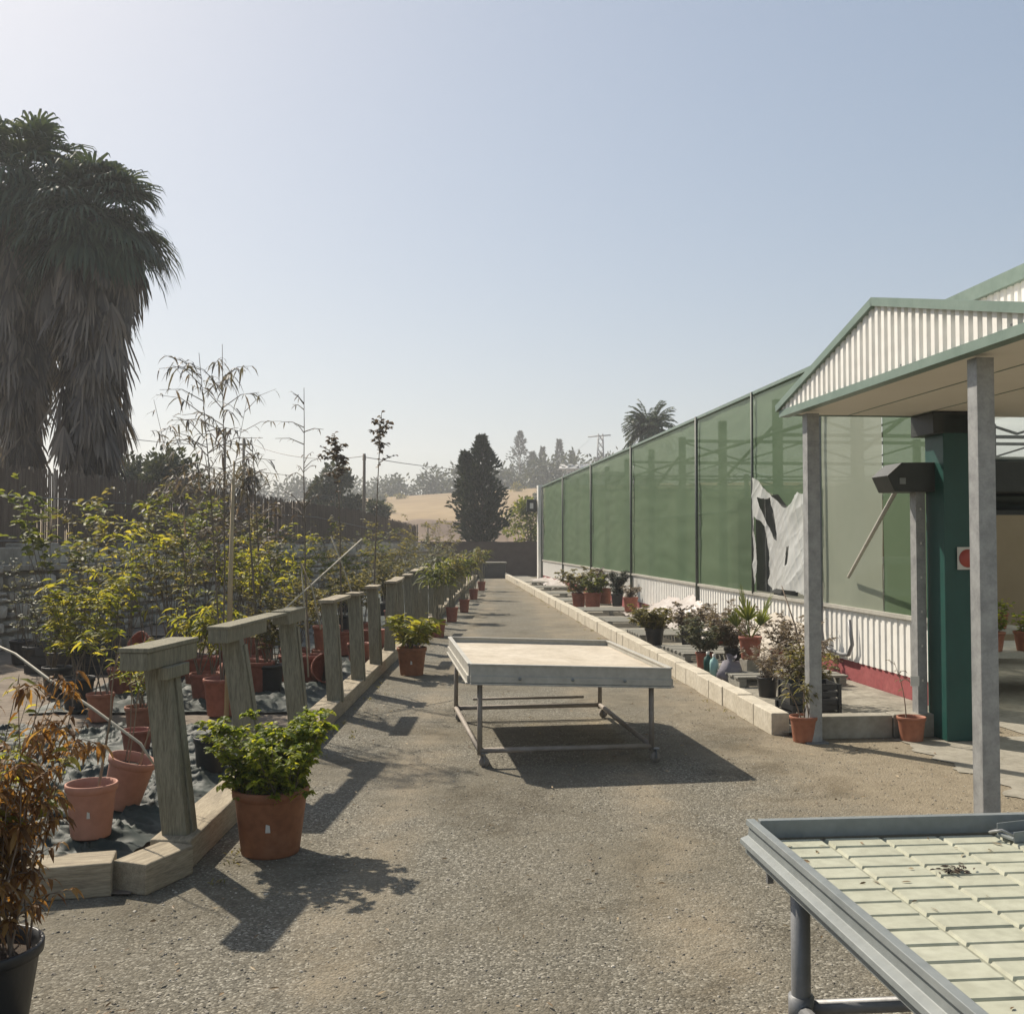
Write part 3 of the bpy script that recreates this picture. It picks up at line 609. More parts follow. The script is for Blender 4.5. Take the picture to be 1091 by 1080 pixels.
# --- fence posts, each a thing of its own
ords = ['first','second','third','fourth','fifth','sixth','seventh','eighth','ninth','tenth','eleventh','twelfth','thirteenth','fourteenth','fifteenth','sixteenth','seventeenth','eighteenth','nineteenth','twentieth','twenty first','twenty second']
rng = random.Random(3)
posts = [(-1.66,5.14,1.08,-.105),(-1.70,6.72,1.05,-.13),(-1.66,8.0,1.06,-.09),(-1.62,9.41,1.05,-.06),(-1.62,10.81,1.04,-.045),(-1.62,12.2,1.05,-.04),(-1.64,13.7,1.05,.03)]
y = 15.0
while len(posts) < 22: posts.append((-1.63+rng.uniform(-.03,.03), y, 1.03+rng.uniform(-.04,.05), rng.uniform(-.06,.03))); y += 1.4
for i, (x,y,h,le) in enumerate(posts):
    desc = {0:'thick cross cap jutting out', 1:'cap beam reaching to the next post', 2:'short cap beam'}.get(i, 'flat thin cap')
    o = empty('fence_post', (x,y,.12), 0, 'green timber post with %s, %s from the near corner' % (desc, ords[i]), 'fence post', 'fence posts along the left bed')
    m = MB(); zt = h-.12
    m.beam((0,0,0), (le,.0,zt-.1 if i<3 else zt-.02), .125, .10, (0,1,0)); po = m.build('post', M['wood_green'], o, bevel=.006)
    m = MB(); m.beam((.068,.045,.005), (le+.072,.045,zt-.13), .012, .075, (0,1,0)); m.build('side_board', M['wood_green'], o, bevel=.003)
    m = MB()
    if i == 0:
        m.beam((le-.03,-.27,zt-.055), (le+.03,.30,zt-.055), .14, .085); m.build('cap_beam', M['wood_green'], o, bevel=.005)
        m = MB(); m.beam((le-.03,-.275,zt), (le+.03,.305,zt), .155, .022); m.build('cap_board', M['wood_green'], o, bevel=.003)
        m = MB(); m.beam((le+.06,-.12,zt-.13), (le+.085,.14,zt-.13), .05, .06); m.build('packing_block', M['wood_green'], o, bevel=.003)
    elif i == 1:
        m.beam((le-.02,-.26,zt-.05), (le+.03,.55,zt-.05), .13, .09); m.build('cap_beam', M['wood_green'], o, bevel=.005)
        m = MB(); m.beam((le-.02,-.265,zt), (le+.06,1.02,zt), .145, .02); m.build('cap_board', M['wood_green'], o, bevel=.003)
    elif i == 2:
        m.beam((le-.0,-.24,zt-.05), (le+.03,.22,zt-.05), .13, .09); m.build('cap_beam', M['wood_green'], o, bevel=.005)
        m = MB(); m.beam((le,-.245,zt), (le+.03,.24,zt), .145, .02); m.build('cap_board', M['wood_green'], o, bevel=.003)
    else:
        L = .32 if i%3 else .9
        m.beam((le,-.14,zt), (le+.01,-.14+L,zt+rng.uniform(-.01,.02)), .15, .03); m.build('cap_board', M['wood_edge'], o, bevel=.003)

# --- dry stone wall and reed screen
w0 = Vector((-7.9,11.0,0)); w1 = Vector((-3.5,43,0)); wd = (w1-w0).normalized(); wa = math.atan2(wd.y,wd.x)-math.pi/2; wl = (w1-w0).length
o = empty('stone_wall', w0, wa, 'low dry stone wall of pale irregular blocks behind the left bed', 'wall')
m = MB(); m.bx(-.5,-.04,0,wl,0,1.14); m.build('wall_core', M['mortar'], o)
rng = random.Random(8); m = MB()
z = .0
for (hh, mn, mx) in ((.24,.25,.5),(.2,.18,.4),(.24,.25,.55),(.17,.16,.42),(.23,.22,.5)):
    y = -.2
    while y < wl:
        L = rng.uniform(mn,mx); split = rng.random() < .3
        for (za,zb) in (((0,.5),(.5,1)) if split else ((0,1),)):
            c = Vector((-.03+rng.uniform(-.02,.025), y+L/2, z+hh*(za+zb)/2)); hx = .10; hy = L/2-.012; hz = hh*(zb-za)/2-.01
            n = 4; vs_=[]
            for sx in (-1,1):
                for k in range(8):
                    tt = k/8*2*math.pi+.39; px_ = math.copysign(abs(math.cos(tt))**.45, math.cos(tt)); pz_ = math.copysign(abs(math.sin(tt))**.45, math.sin(tt))
                    q = rng.uniform(.82,1.02); ins = 1 if sx < 0 else .86
                    vs_.append(c+Vector((sx*hx*rng.uniform(.85,1.0), px_*hy*q*ins, pz_*hz*q*ins)))
            ctr = c+Vector((hx*1.15,0,0)); vs_.append(ctr)
            m.add(vs_, [(k,(k+1)%8,8+(k+1)%8,8+k) for k in range(8)]+[(8+k,8+(k+1)%8,16) for k in range(8)], False)
        y += L
    z += hh+.008
m.build('wall_face', M['wallstone'], o)
m = MB(); y = 0
while y < wl:
    L = rng.uniform(.6,1.1); m.box((-.24+rng.uniform(-.03,.03), y+L/2, 1.19+rng.uniform(-.01,.01)), (.62,L-.02,.09)); y += L
m.build('coping', M['wallstone'], o, bevel=.015)
m = MB(); y = 0
while y < wl:
    L = rng.uniform(.35,.75); hz = rng.uniform(.22,.34); m.box((-.34+rng.uniform(-.03,.03), y+L/2, 1.235+hz/2), (.3,L-.02,hz)); y += L
m.build('top_course', M['wallstone'], o, bevel=.02)

o = empty('reed_screen', w0+Vector((-.55,0,0)), wa, 'tall dark brown reed screen standing behind the stone wall', 'fence')
rng = random.Random(9); m = MB(); y = -6.0
def scr_top(y): return 2.74 - .15*max(0,min(1,(y-14)/12)) - .35*max(0,min(1,(y-24)/8))
prev = None; vs_ = []; fs_ = []
while y < wl:
    st = rng.uniform(.018,.035); x = rng.uniform(-.012,.012)
    tp = scr_top(y)+rng.uniform(-.06,.05)+.05*noise.noise(Vector((y*.9,0,0))) - (.25*rng.random() if rng.random() < .03 else 0)
    vs_ += [(x,y,0),(x+.012,y+st*.5,0),(x,y+st,0),(x,y,tp),(x+.012,y+st*.5,tp+.01),(x,y+st,tp)]
    b = len(vs_)-6; fs_ += [(b,b+1,b+4,b+3),(b+1,b+2,b+5,b+4)]
    y += st*.92
m.add(vs_, fs_); m.build('reed_panel', M['reed'], o)
m = MB()
for k in range(20): m.tube([(-.05,-5+2.1*k,0),(-.05,-5+2.1*k,scr_top(-5+2.1*k)+.05)], .035, 6)
m.build('support_post', M['bark'], o)
m = MB()
for zz in (.7,1.6,2.3): m.tube([(.03,-6,zz),(.03,wl*.6,zz-.0),(.03,wl,min(zz,1.7))], .008, 5)
m.build('tie_wire', M['steel_dark'], o)
# end fence across the far end of the yard
o = empty('end_fence', (-4.2,46.3,0), R(3), 'low brown windbreak fence closing the far end of the path', 'fence')
m = MB(); m.grid(lambda a,b: (8.2*a, .04*noise.noise(Vector((a*9,b*2,1))), 1.56*b*(1+.02*noise.noise(Vector((a*14,0,2))))), 60, 6); m.build('net_panel', M['net_brown'], o)
m = MB()
for k in range(6): m.tube([(.1+1.6*k,.06,0),(.1+1.6*k,.06,1.62)], .035, 6)
m.build('fence_stake', M['bark'], o)
o = empty('planter_box', (-1.0,44.3,0), R(4), 'dark low planter box with a pale rim at the far end of the path', 'planter')
m = MB(); m.bx(-.7,.7,-.4,.4,0,.62); m.build('box_body', M['black_pot'], o, bevel=.02)
m = MB(); m.bx(-.75,.75,-.45,.45,.622,.69); m.build('rim', M['concrete_dark'], o, bevel=.01)

# ------------------------------------------------------------------ palms
def fan(mb, p, d, L, n, spread, droop, rng, w=.05):
    d = Vector(d).normalized(); a = d.cross(Vector((0,0,1)))
    if a.length < .05: a = Vector((1,0,0))
    a.normalize()
    for k in range(n):
        t = (k/(n-1)-.5)*2*spread
        dd = (d*math.cos(t)+a*math.sin(t)+Vector((0,0,rng.uniform(-.12,.12)))).normalized()
        l = L*(1-.25*abs(t)/spread)*rng.uniform(.8,1.1); b = a*math.cos(t)-d*math.sin(t)
        q = Vector((0,0,-1)); m1 = p+dd*l*.5+q*droop*l*.10; m2 = p+dd*l*.8+q*droop*l*.36; e = p+dd*l*.95+q*droop*l*.75
        mb.add([p-b*w*.2,p+b*w*.2,m1-b*w*.55,m1+b*w*.55,m2-b*w*.4,m2+b*w*.4,e], [(0,1,3,2),(2,3,5,4),(4,5,6)])
def fan_palm(label, loc, h, seed, crown=1.5, skirt_top=1.35, skirt_bot=.55, sk_len=5.5):
    rng = random.Random(seed); o = empty('fan_palm', loc, 0, label, 'palm tree', 'fan palms behind the reed screen')
    m = MB(); m.tube([(0,0,0),(.05,.03,h*.4),(.02,0,h*.7),(0,0,h-1)], [.42,.34,.30,.26], 12); m.build('trunk', M['trunk_palm'], o)
    m = MB(); pe = MB()
    for i in range(120):
        el = rng.uniform(-.75,1.3); az = rng.random()*6.28; d = Vector((math.cos(az)*math.cos(el), math.sin(az)*math.cos(el), math.sin(el)))
        b = Vector((0,0,h-1.2+.5*rng.random())); pl = rng.uniform(.7,1.15)*crown*.75; tip = b+d*pl+Vector((0,0,-.15*pl))
        pe.tube([b, b+d*pl*.5, tip], [.025,.02,.012], 4, False)
        fan(m, tip, (d+Vector((0,0,-.35))).normalized(), rng.uniform(.7,1.05)*crown*.75, 17, 1.35, .65, rng, .07)
    m.build('crown', M['lf_palm'], o); pe.build('frond_stalk', M['lf_palm'], o)
    m = MB()
    for i in range(560):
        z = h-1.0 - sk_len*rng.random()**1.1; f = (h-1.0-z)/sk_len; az = rng.random()*6.28
        rr = (skirt_top*(1-f)+skirt_bot*f)*rng.uniform(.3,1.0)*min(1,.55+f*3)*(.85+.6*noise.noise(Vector((math.cos(az)*1.3+z*.2,math.sin(az)*1.3,z*.55+seed))))
        p = Vector((math.cos(az)*rr, math.sin(az)*rr, z))
        oo = rng.choice((.05,.1,.15,.45)) if f < .7 else .03; d = Vector((math.cos(az)*oo+rng.uniform(-.12,.12), math.sin(az)*oo+rng.uniform(-.12,.12), -1))
        fan(m, p, d, rng.uniform(.6,1.5), 8, rng.uniform(.2,.62), .2, rng, .06)
    m.build('dead_skirt', M['lf_skirt'], o)
    return o
fan_palm('right hand fan palm with a broad shaggy skirt of dead grey fronds', (-9.95,24.2,0), 10.25, 71, 1.52, 1.35, .42, 7.2)
fan_palm('left hand fan palm cut by the left edge of the view, taller crown', (-12.25,25.4,0), 11.4, 72, 1.75, 1.35, .4, 7.2)
# feather palm beyond the greenhouse
rng = random.Random(73); o = empty('date_palm', (8.4,62,0), 0, 'feather palm rising beyond the long green greenhouse', 'palm tree')
m = MB(); m.tube([(0,0,0),(0,0,8.3)], [.4,.32], 10); m.build('trunk', M['trunk_palm'], o)
m = MB()
for i in range(110):
    az = rng.random()*6.28; el = rng.uniform(-.25,1.4); L = rng.uniform(1.6,2.1)
    d = Vector((math.cos(az)*math.cos(el), math.sin(az)*math.cos(el), math.sin(el))); p = Vector((0,0,8.3)); n = 10; sag = .16
    for k in range(n):
        d = (d+Vector((0,0,-sag*(.4+k/n)))).normalized(); q = p+d*L/n
        m.tube([p,q], .014, 3, False)
        a = d.cross(Vector((0,0,1))); a = a.normalized() if a.length > .05 else Vector((1,0,0))
        for sgn in (-1,1):
            for h_ in (.25,.75): m.quadleaf(p.lerp(q,h_), (d*.7+a*sgn+Vector((0,0,-.35))), .46*(1-.45*k/n), .075, rng)
        p = q
m.build('crown', M['lf_palm'], o)

# ------------------------------------------------------------------ trees far and near
def tree(name, label, loc, h, r, mat, seed, n=1600, ls=.25, trunk=.3, cat='tree', group=None, flat=1.0):
    rng = random.Random(seed); o = empty(name, loc, 0, label, cat, group)
    tk = MB(); tk.tube([(0,0,-1),(.05*h,0,h*.3),(0,.03*h,h*.6)], [.05*h*.6,.04*h*.6,.02*h*.5], 7)
    cl = []
    for i in range(16):
        a = rng.random()*6.28; f = rng.random(); rr = r*.75*math.sqrt(rng.random())*(math.sin(math.pi*min(1,.25+f*.75))+.15)
        cl.append((Vector((math.cos(a)*rr, math.sin(a)*rr, h*trunk+(h*(.93-trunk))*f)), r*rng.uniform(.25,.48)))
    for c, q in cl[:7]: tk.tube([(0,0,h*trunk), c*.6+Vector((0,0,h*trunk*.3)), c], [.012*h,.008*h,.003*h], 5, False)
    tk.build('trunk', M['bark'], o); m = MB()
    for i in range(n):
        c, q = rng.choice(cl); d = Vector((rng.gauss(0,1),rng.gauss(0,1),rng.gauss(0,1)*.8)).normalized()
        p = c+d*q*rng.random()**.4; dd = (d+Vector((rng.uniform(-1,1),rng.uniform(-1,1),rng.uniform(-.6,.6)))).normalized()
        m.quadleaf(p, dd, ls*rng.uniform(.6,1.2), ls*.5, rng)
    m.build('crown', M[mat], o); return o
def conifer(label, loc, h, r, seed, n=1500, ls=.4, group=None, mat='lf_dark', leaders=1, lean=0, cat='conifer', low=.02, bulge=False):
    rng = random.Random(seed); o = empty('conifer_tree', loc, 0, label, cat, group)
    m = MB(); tops = []
    for k in range(leaders): tops.append(Vector((lean+(k-(leaders-1)/2)*r*(.55 if leaders > 1 else 0), 0, h*(1-.12*((leaders-1-k) if leaders > 1 else 0)))))
    tk = MB()
    for q in tops: tk.tube([(0,0,-.3),(q.x*.4,0,h*.4),tuple(q*.97)], [.022*h,.014*h,.004*h], 6)
    tk.build('trunk', M['bark'], o)
    for i in range(n):
        q = rng.choice(tops); f = low+(1-low)*rng.random()**.85; a = rng.random()*6.28
        wv = .75+.75*noise.noise(Vector((math.cos(a)*1.6,math.sin(a)*1.6,f*6.5+seed)))+.2*math.sin(f*23+a*2)
        rr = r*min(1,(1-f)*1.6+.02)*wv*math.sqrt(rng.random())*(.5+.5*min(1,f/.3))
        if bulge: rr = r*(.34+.66*max(0,min(1,(f-.12)/.4)))*min(1,(1-f)/.42+.02)*wv*math.sqrt(rng.random())
        c = Vector((q.x*f*f+math.cos(a)*rr, math.sin(a)*rr, h*f*(q.z/h)))
        m.quadleaf(c, (math.cos(a)*.8,math.sin(a)*.8,rng.uniform(-.2,1.2)), ls*rng.uniform(.5,1.2), ls*.34, rng)
    m.build('crown', M[mat], o); return o
conifer('big dark leaning conifer with two ragged tops just behind the end fence', (-1.45,50.5,0), 6.7, 1.5, 81, 9000, .32, leaders=2, lean=-.45, bulge=True)
for i, (x,y,h,r,l) in enumerate(((1.6,205,12.5,3.4,'tallest broad conifer on the ridge left of the white roof'),(9.5,205,10.5,1.5,'slim dark cypress on the ridge above the white roof'),
        (6.2,208,9.3,1.2,'narrow cypress between the broad conifer and the slim one'),(12.2,206,8.0,1.1,'short cypress right of the slim dark one on the ridge'),(4.2,207,8.4,1.9,'small bushy conifer beside the tallest one on the ridge'),(-4.4,206,6.6,1.0,'small pointed conifer at the left of the ridge group'))):
    conifer(l, (x,y,hill(x,y)-.5), h, r, 90+i, 1300, .75, 'conifers on the far ridge')
far = [(-15,190,5,6),(-21,195,5,6.5),(-8,185,6,6),(-2,188,5,5),(5,182,5,7),(11,180,6,7),(17,185,6,6),(23,190,7,7),(29,195,7,7),(-27,200,5,6),(-34,205,5,6),(-42,205,5,7),(-52,205,6,8),(-62,205,6,8),(36,200,6,7),(20,178,4,4)]
fl = ['at the right of the open field','above the tan field','left of the leaning conifer','hidden half behind the leaning conifer','below the tallest ridge conifer','below the slim cypress','under the white roof','right of the white roof','behind the utility pylon','above the field road','at the left of the field','behind the slim bronze tree','left of the round green tree','far left behind the reed screen','behind the feather palm','lowest bush below the white roof']
for i, (x,y,h,r) in enumerate(far):
    tree('ridge_tree', 'dark green tree on the far ridge, '+fl[i], (x,y,hill(x,y)-1.5), h, r, 'lf_far', 200+i, 1300, .9, .1, group='trees along the far ridge')
rng = random.Random(260)
for i in range(16):
    x = rng.uniform(-32,22); y = rng.uniform(112,165)
    tree('scrub_bush', 'small dry scrub bush dotted on the tan field below the ridge', (x,y,hill(x,y)-.25), rng.uniform(.9,1.7), rng.uniform(.7,1.3), 'lf_far' if i%2 else 'lf_olive', 262+i, 160, .45, .05, 'bush', 'scrub bushes on the tan field')
tree('round_tree', 'round grey green tree showing above the reed screen', (-9.7,56,0), 5.7, 1.6, 'lf_far', 230, 6000, .3, .3)
for i, (x,y,h,r,l) in enumerate(((-15.5,42,5.2,1.9,'thick hedge shrub behind the screen under the willowy tree'),(-12.6,38,4.9,1.9,'hedge shrub behind the screen right of the palms'),(-18.5,62,5.3,2.2,'dark shrub on the skyline left of the round tree'),(-7.8,58,3.7,1.2,'small dark shrub right of the round tree'))):
    tree('hedge_shrub', l, (x,y,0), h, r, 'lf_far', 240+i, 5000, .28, .15, 'shrub', 'shrubs behind the reed screen')
tree('green_shrub', 'sunlit green shrub on the bank right of the leaning conifer', (.9,55,1.2), 2.6, 1.5, 'lf_mid', 250, 1600, .22, .1, 'shrub')
tree('green_shrub', 'low green shrub on the bank beside the greenhouse end', (2.2,56,1.2), 2.3, 1.1, 'lf_mid', 251, 1200, .22, .1, 'shrub')
# poles, wires, pylon, far house
def pole(label, x, y, h, r=.09, arm=.8):
    o = empty('utility_pole', (x,y,hill(x,y) if y > 62 else 0), 0, label, 'utility pole', 'utility poles')
    m = MB(); m.tube([(0,0,0),(0,0,h)], [r,r*.75], 8); m.build('pole', M['bark'], o)
    m = MB(); m.beam((-arm,0,h-.35),(arm,0,h-.35),.1,.1)
    for k in (-1,0,1): m.tube([(k*arm*.85,0,h-.3),(k*arm*.85,0,h-.08)], .04, 6)
    m.build('crossarm', M['bark'], o); return o
pole('thin dark pole standing above the reed screen below the bronze trees', -6.8, 47, 5.6, .09, .05)
pole('utility pole on the skyline behind the willowy tree', -16.3, 62, 7.8, .11, .5)
pole('second utility pole left of the other on the skyline', -18.0, 64, 8.8, .1, .4)
o = empty('pylon', (15.6,180,hill(15.6,180)), 0, 'grey lattice pylon on the skyline left of the feather palm', 'pylon')
m = MB(); hp = 9.0
for sx in (-1,1):
    for sy in (-1,1): m.tube([(sx*.7,sy*.7,0),(sx*.4,sy*.4,hp)], .09, 4)
for k in range(7):
    z = hp*k/7; z2 = hp*(k+1)/7; a = .7-.3*k/7; b = .7-.3*(k+1)/7
    for sy in (-1,1): m.tube([(-a,sy*a,z),(b,sy*b,z2)], .05, 4); m.tube([(a,sy*a,z),(-b,sy*b,z2)], .05, 4)
m.build('lattice', M['steel_dark'], o)
m = MB(); m.tube([(-2.2,0,hp-.5),(1.8,0,hp-.2)], .12, 5); m.build('crossarm', M['steel_dark'], o)
def wire(p, q, sag, label):
    p = Vector(p); q = Vector(q); m = MB(); n = 20
    m.tube([Vector((0,0,-sag*4*(k/n)*(1-k/n)))+(q-p)*(k/n) for k in range(n+1)], .02, 4, False)
    tag(m.build('overhead_wire', M['steel_dark'], None, p), label, 'wire', 'overhead wires')
wire((-16.3,62,7.7),(-6.8,47,5.5), .5, 'sagging wire from the skyline pole to the thin pole by the bronze trees')
wire((-6.8,47,5.45),(14,180,hill(15,180)+8.4), 2.6, 'long sagging wire from the thin pole to the far pylon')
wire((-26,55,8.2),(-16.3,62,7.5), .5, 'wire crossing the sky between the palms and the skyline pole')
o = empty('farm_house', (12.4,178,hill(12.4,178)+1.5), R(-8), 'long low building with a pale roof on the ridge', 'building')
m = MB(); m.bx(-3.5,4,-2,2,-2,1.3); m.build('wall', M['house'], o)
m = MB(); m.prism([(-2.5,1.25),(2.5,1.25),(2.5,1.45),(0,2.3),(-2.5,1.45)], 0, -4, 4.4); m.build('roof', M['roof_tile'], o)
m = MB(); 
for k in range(3): m.bx(-2.5+2.2*k,-1.6+2.2*k,-2.03,-2.005,-.2,.7)
m.build('window', M['dark_gap'], o)
# small square sign on a bracket at the far corner of the greenhouse
p = G(40.6,4.55,3.0); o = empty('wall_bracket_box', p, GROT, 'small dark square box with a pale middle at the far greenhouse corner', 'sign')
m = MB(); m.bx(-.30,.10,-.1,.1,-.25,.25); m.build('case', M['shutter'], o, bevel=.02)
m = MB(); m.bx(-.18,-.04,-.112,-.102,-.12,.1); m.build('plate', M['sign_white'], o)

# ------------------------------------------------------------------ right bed: kerb and contents
kn = Vector((2.145,8.49,0)); kf = Vector((-.54,47.2,0)); kd = (kf-kn).normalized(); ka = math.atan2(kd.y,kd.x)-math.pi/2; KL = (kf-kn).length
o = empty('block_kerb', kn, ka, 'low kerb of pale concrete blocks along the right side of the path', 'kerb')
rng = random.Random(4); y = 0; m = MB()
while y < KL:
    L = .5; m.box((.075+rng.uniform(-.006,.006), y+L/2, .09+rng.uniform(-.006,.004)), (.15,L-.008,.19), Matrix.Rotation(rng.uniform(-.008,.008),3,'Z')); y += L
m.build('kerb_block', M['concrete'], o, bevel=.008)
o = empty('block_kerb', G(8.12,3.05,0), GROT, 'dark concrete kerb closing the near end of the right bed', 'kerb')
m = MB(); m.bx(.0,.78,-.075,.075,0,.185); m.bx(.79,1.6,-.07,.08,0,.19); m.build('kerb_block', M['concrete_dark'], o, bevel=.01)
# pallets lying across
pl = ['first','second','third','fourth','fifth','sixth','seventh','eighth','ninth']
rng = random.Random(6)
for i, s in enumerate((11.3,13.6,16.2,18.9,21.8,25.2,28.8,32.6,36.5)):
    o = empty('pallet', G(s,3.95+.004*s,.032), GROT+rng.uniform(-.05,.05), 'weathered grey timber pallet lying across the right bed, %s from the near end' % pl[i], 'pallet', 'pallets on the right bed')
    m = MB()
    for k in range(6): m.bx(-.62,.62,-.55+.19*k,-.55+.19*k+.13,.09,.112)
    m.build('top_slat', M['wood_pallet'], o, bevel=.003)
    m = MB()
    for k in (-.6,-.04,.52): m.bx(k,k+.08,-.55,.53,0,.088)
    m.build('bearer', M['wood_pallet'], o, bevel=.003)
# plants on the right bed
rb = [ # s, X, z, potr, poth, pot, leaf, h, spread, stems, leafL, leafW, nl, twigs, bare, label
 (24.0,3.75,.1,.17,.34,'terra_red','lf_olive',.95,.55,12,.10,.035,18,4,.2,'leafy olive shrub in a red pot, left of the far pot group by the kerb'),
 (23.2,3.95,.1,.20,.40,'terra_red','lf_mid',.7,.6,12,.09,.035,16,4,.2,'green shrub spilling over a wide red pot in the far pot group'),
 (23.6,4.3,.21,.17,.36,'terra','lf_bronze',.75,.35,7,.10,.04,12,3,.4,'upright reddish plant in a tall orange pot of the far pot group'),
 (22.6,4.4,.21,.14,.28,'black_pot','lf_dark',.75,.3,16,.07,.02,30,5,.1,'small dark bushy conifer in a black pot in front of the white sheeting'),
 (20.9,4.35,.21,.16,.3,'terra_red','lf_dry',.45,.5,8,.06,.02,12,4,.2,'low dry plant in a red pot by the white plastic heap'),
 (15.3,3.55,.1,.15,.25,'black_pot','lf_olive',.62,.8,16,.075,.028,18,5,.15,'yellowish spreading shrub close to the kerb, behind the far end of the rolling bench'),
 (14.7,3.95,.1,.16,.26,'black_pot','lf_dry',.7,.8,14,.06,.024,18,6,.15,'dark tangled shrub right of the yellowish one'),
 (14.2,4.25,.1,.16,.26,'terra_red','lf_dry',.75,.7,12,.06,.02,14,6,.15,'dry brown shrub by the foot of the white sheeting'),
 (12.4,3.5,.1,.11,.20,'terra_red','lf_grey',.72,.7,16,.05,.02,20,6,.25,'bushy olive brown shrub in a red pot just inside the kerb'),
 (12.3,3.85,.1,.13,.26,'black_pot','lf_dry',.72,.65,14,.05,.018,16,7,.2,'dense dry mauve shrub left of the little palm'),
 (11.9,4.3,.1,.14,.28,'terra_red','lf_dry',.75,.6,12,.05,.018,14,7,.2,'dry twiggy shrub in a red pot right of the little palm'),
 (9.3,3.45,.1,.10,.2,'black_pot','lf_dry',.52,.5,9,.06,.016,9,5,.2,'drying shrub in a black pot just inside the near kerb'),
 (9.15,3.62,.1,.10,.2,'black_pot','lf_olive',.62,.4,9,.07,.02,12,4,.2,'drooping olive shrub in a black pot left of the canopy post'),
 (9.7,3.75,.1,.11,.2,'black_pot','lf_dry',.72,.45,9,.06,.016,9,6,.2,'taller dry shrub in a black pot behind the other two black pots'),
 (10.1,3.5,.1,.11,.2,'black_pot','lf_dry',.6,.6,10,.05,.014,8,6,.2,'thin grey twiggy shrub in a black pot by the kerb'),
]
for i, (s,X,z,pr,ph,pm_,lm,h,sp,n,lL,lW,nl,tw,ba,lab) in enumerate(rb):
    potted('potted_shrub', lab, 'potted plant', G(s,X,z-.07), pr, ph, pm_, lm, 300+i, group='potted shrubs on the right bed', h=h*.84, spread=sp*1.4, stems=int(n*1.6), leafL=lL, leafW=lW*1.1, nl=int(nl*1.9), twigs=tw, bare=ba*.7, droop=.6, r0=.004, stemm='twig')
# little palm on a block
o = empty('concrete_block', G(11.3,3.72,.03), GROT+.2, 'pale concrete block standing on end under the little palm', 'block')
m = MB(); m.bx(-.09,.09,-.09,.09,0,.24); m.build('block', M['concrete_dark'], o, bevel=.008)
rng = random.Random(77); o = empty('potted_palm', G(11.3,3.72,.272), 0, 'little fan palm with two stiff fans in a red pot on a concrete block', 'potted plant')
m = MB(); m.lathe(pot_prof(.13,.25), 24); m.build('pot', M['terra_red'], o); m = MB(); m.lathe([(0,.21),(.115,.2)],18); m.build('soil', M['soil'], o)
m = MB(); st = MB()
for (dx,dy,L,hh) in ((-.10,0,.30,.34),(.22,.0,.28,.28),(.0,.14,.25,.2),(-.24,-.1,.24,.14),(.12,-.18,.22,.16)):
    tip = Vector((dx*.7,dy*.7,.22+hh)); st.tube([(0,0,.2),tip*.55+Vector((0,0,.1)),tip], [.008,.006,.005], 5, False); fan(m, tip, (dx,dy,.9 if dx<.1 else .6), L*1.15, 15, .95, .15, rng, .022)
st.build('stem', M['lf_mid'], o); m.build('frond', M['lf_mid'], o)
# grey sack and bottles by the block
o = empty('grey_sack', G(11.25,3.45,.03), 0, 'slumped grey sack standing between the kerb and the concrete block', 'sack')
m = MB(); m.lathe([(0,0),(.12,.0),(.14,.06),(.13,.15),(.09,.21),(.035,.235),(.06,.28)], 20, mat=Matrix.Rotation(.12,3,'Y')); m.v = [tuple(Vector(p)*(1+.28*noise.noise(Vector(p)*9)+.12*noise.noise(Vector(p)*22))) for p in m.v]; m.build('sack_body', M['bag'], o)
m = MB(); m.tube([(.02,-.04,.232),(.06,-.02,.235),(.04,.035,.238),(-.01,.0,.235),(.02,-.04,.232)], .008, 6); m.build('tie', M['sign_white'], o)
for k, (s,X,mt,lb) in enumerate(((11.75,3.36,'teal','dark green plastic bottle just inside the kerb'),(11.5,3.36,'aqua','pale aqua plastic bottle next to the grey sack'))):
    o = empty('plastic_bottle', G(s,X,.03), 0, lb, 'bottle'); m = MB(); m.lathe([(0,0),(.05,0),(.052,.17),(.045,.205),(.018,.23),(.018,.26),(0,.26)], 16); m.build('bottle_body', M[mt], o)
    m = MB(); m.lathe([(.021,.245),(.021,.275),(0,.276)], 12); m.build('cap', M['sign_white'], o)
# crates behind the post
def crate(label, loc, rz):
    o = empty('plastic_crate', loc, rz, label, 'crate', 'black crates behind the canopy post')
    m = MB(); a, b, h = .21, .16, .17
    for (x0,x1,y0,y1) in ((-a,a,-b,-b+.012),(-a,a,b-.012,b),(-a,-a+.012,-b+.012,b-.012),(a-.012,a,-b+.012,b-.012)):
        for z0, z1 in ((0,.045),(.06,.105),(.12,.17)): m.bx(x0,x1,y0,y1,z0,z1)
    for (x,y) in ((-a,-b),(a,-b),(a,b),(-a,b),(0,-b),(0,b)): m.bx(x-.014,x+.014,y-.014,y+.014,0,.172)
    m.build('crate_side', M['black_pot'], o); m = MB(); m.bx(-a+.02,a-.02,-b+.02,b-.02,.004,.016); m.build('crate_floor', M['black_pot'], o)
crate('black plastic crate standing behind the canopy post, lower of two', G(8.66,3.36,.032), GROT+.1)
crate('black plastic crate on top of another behind the canopy post', G(8.66,3.37,.208), GROT-.05)
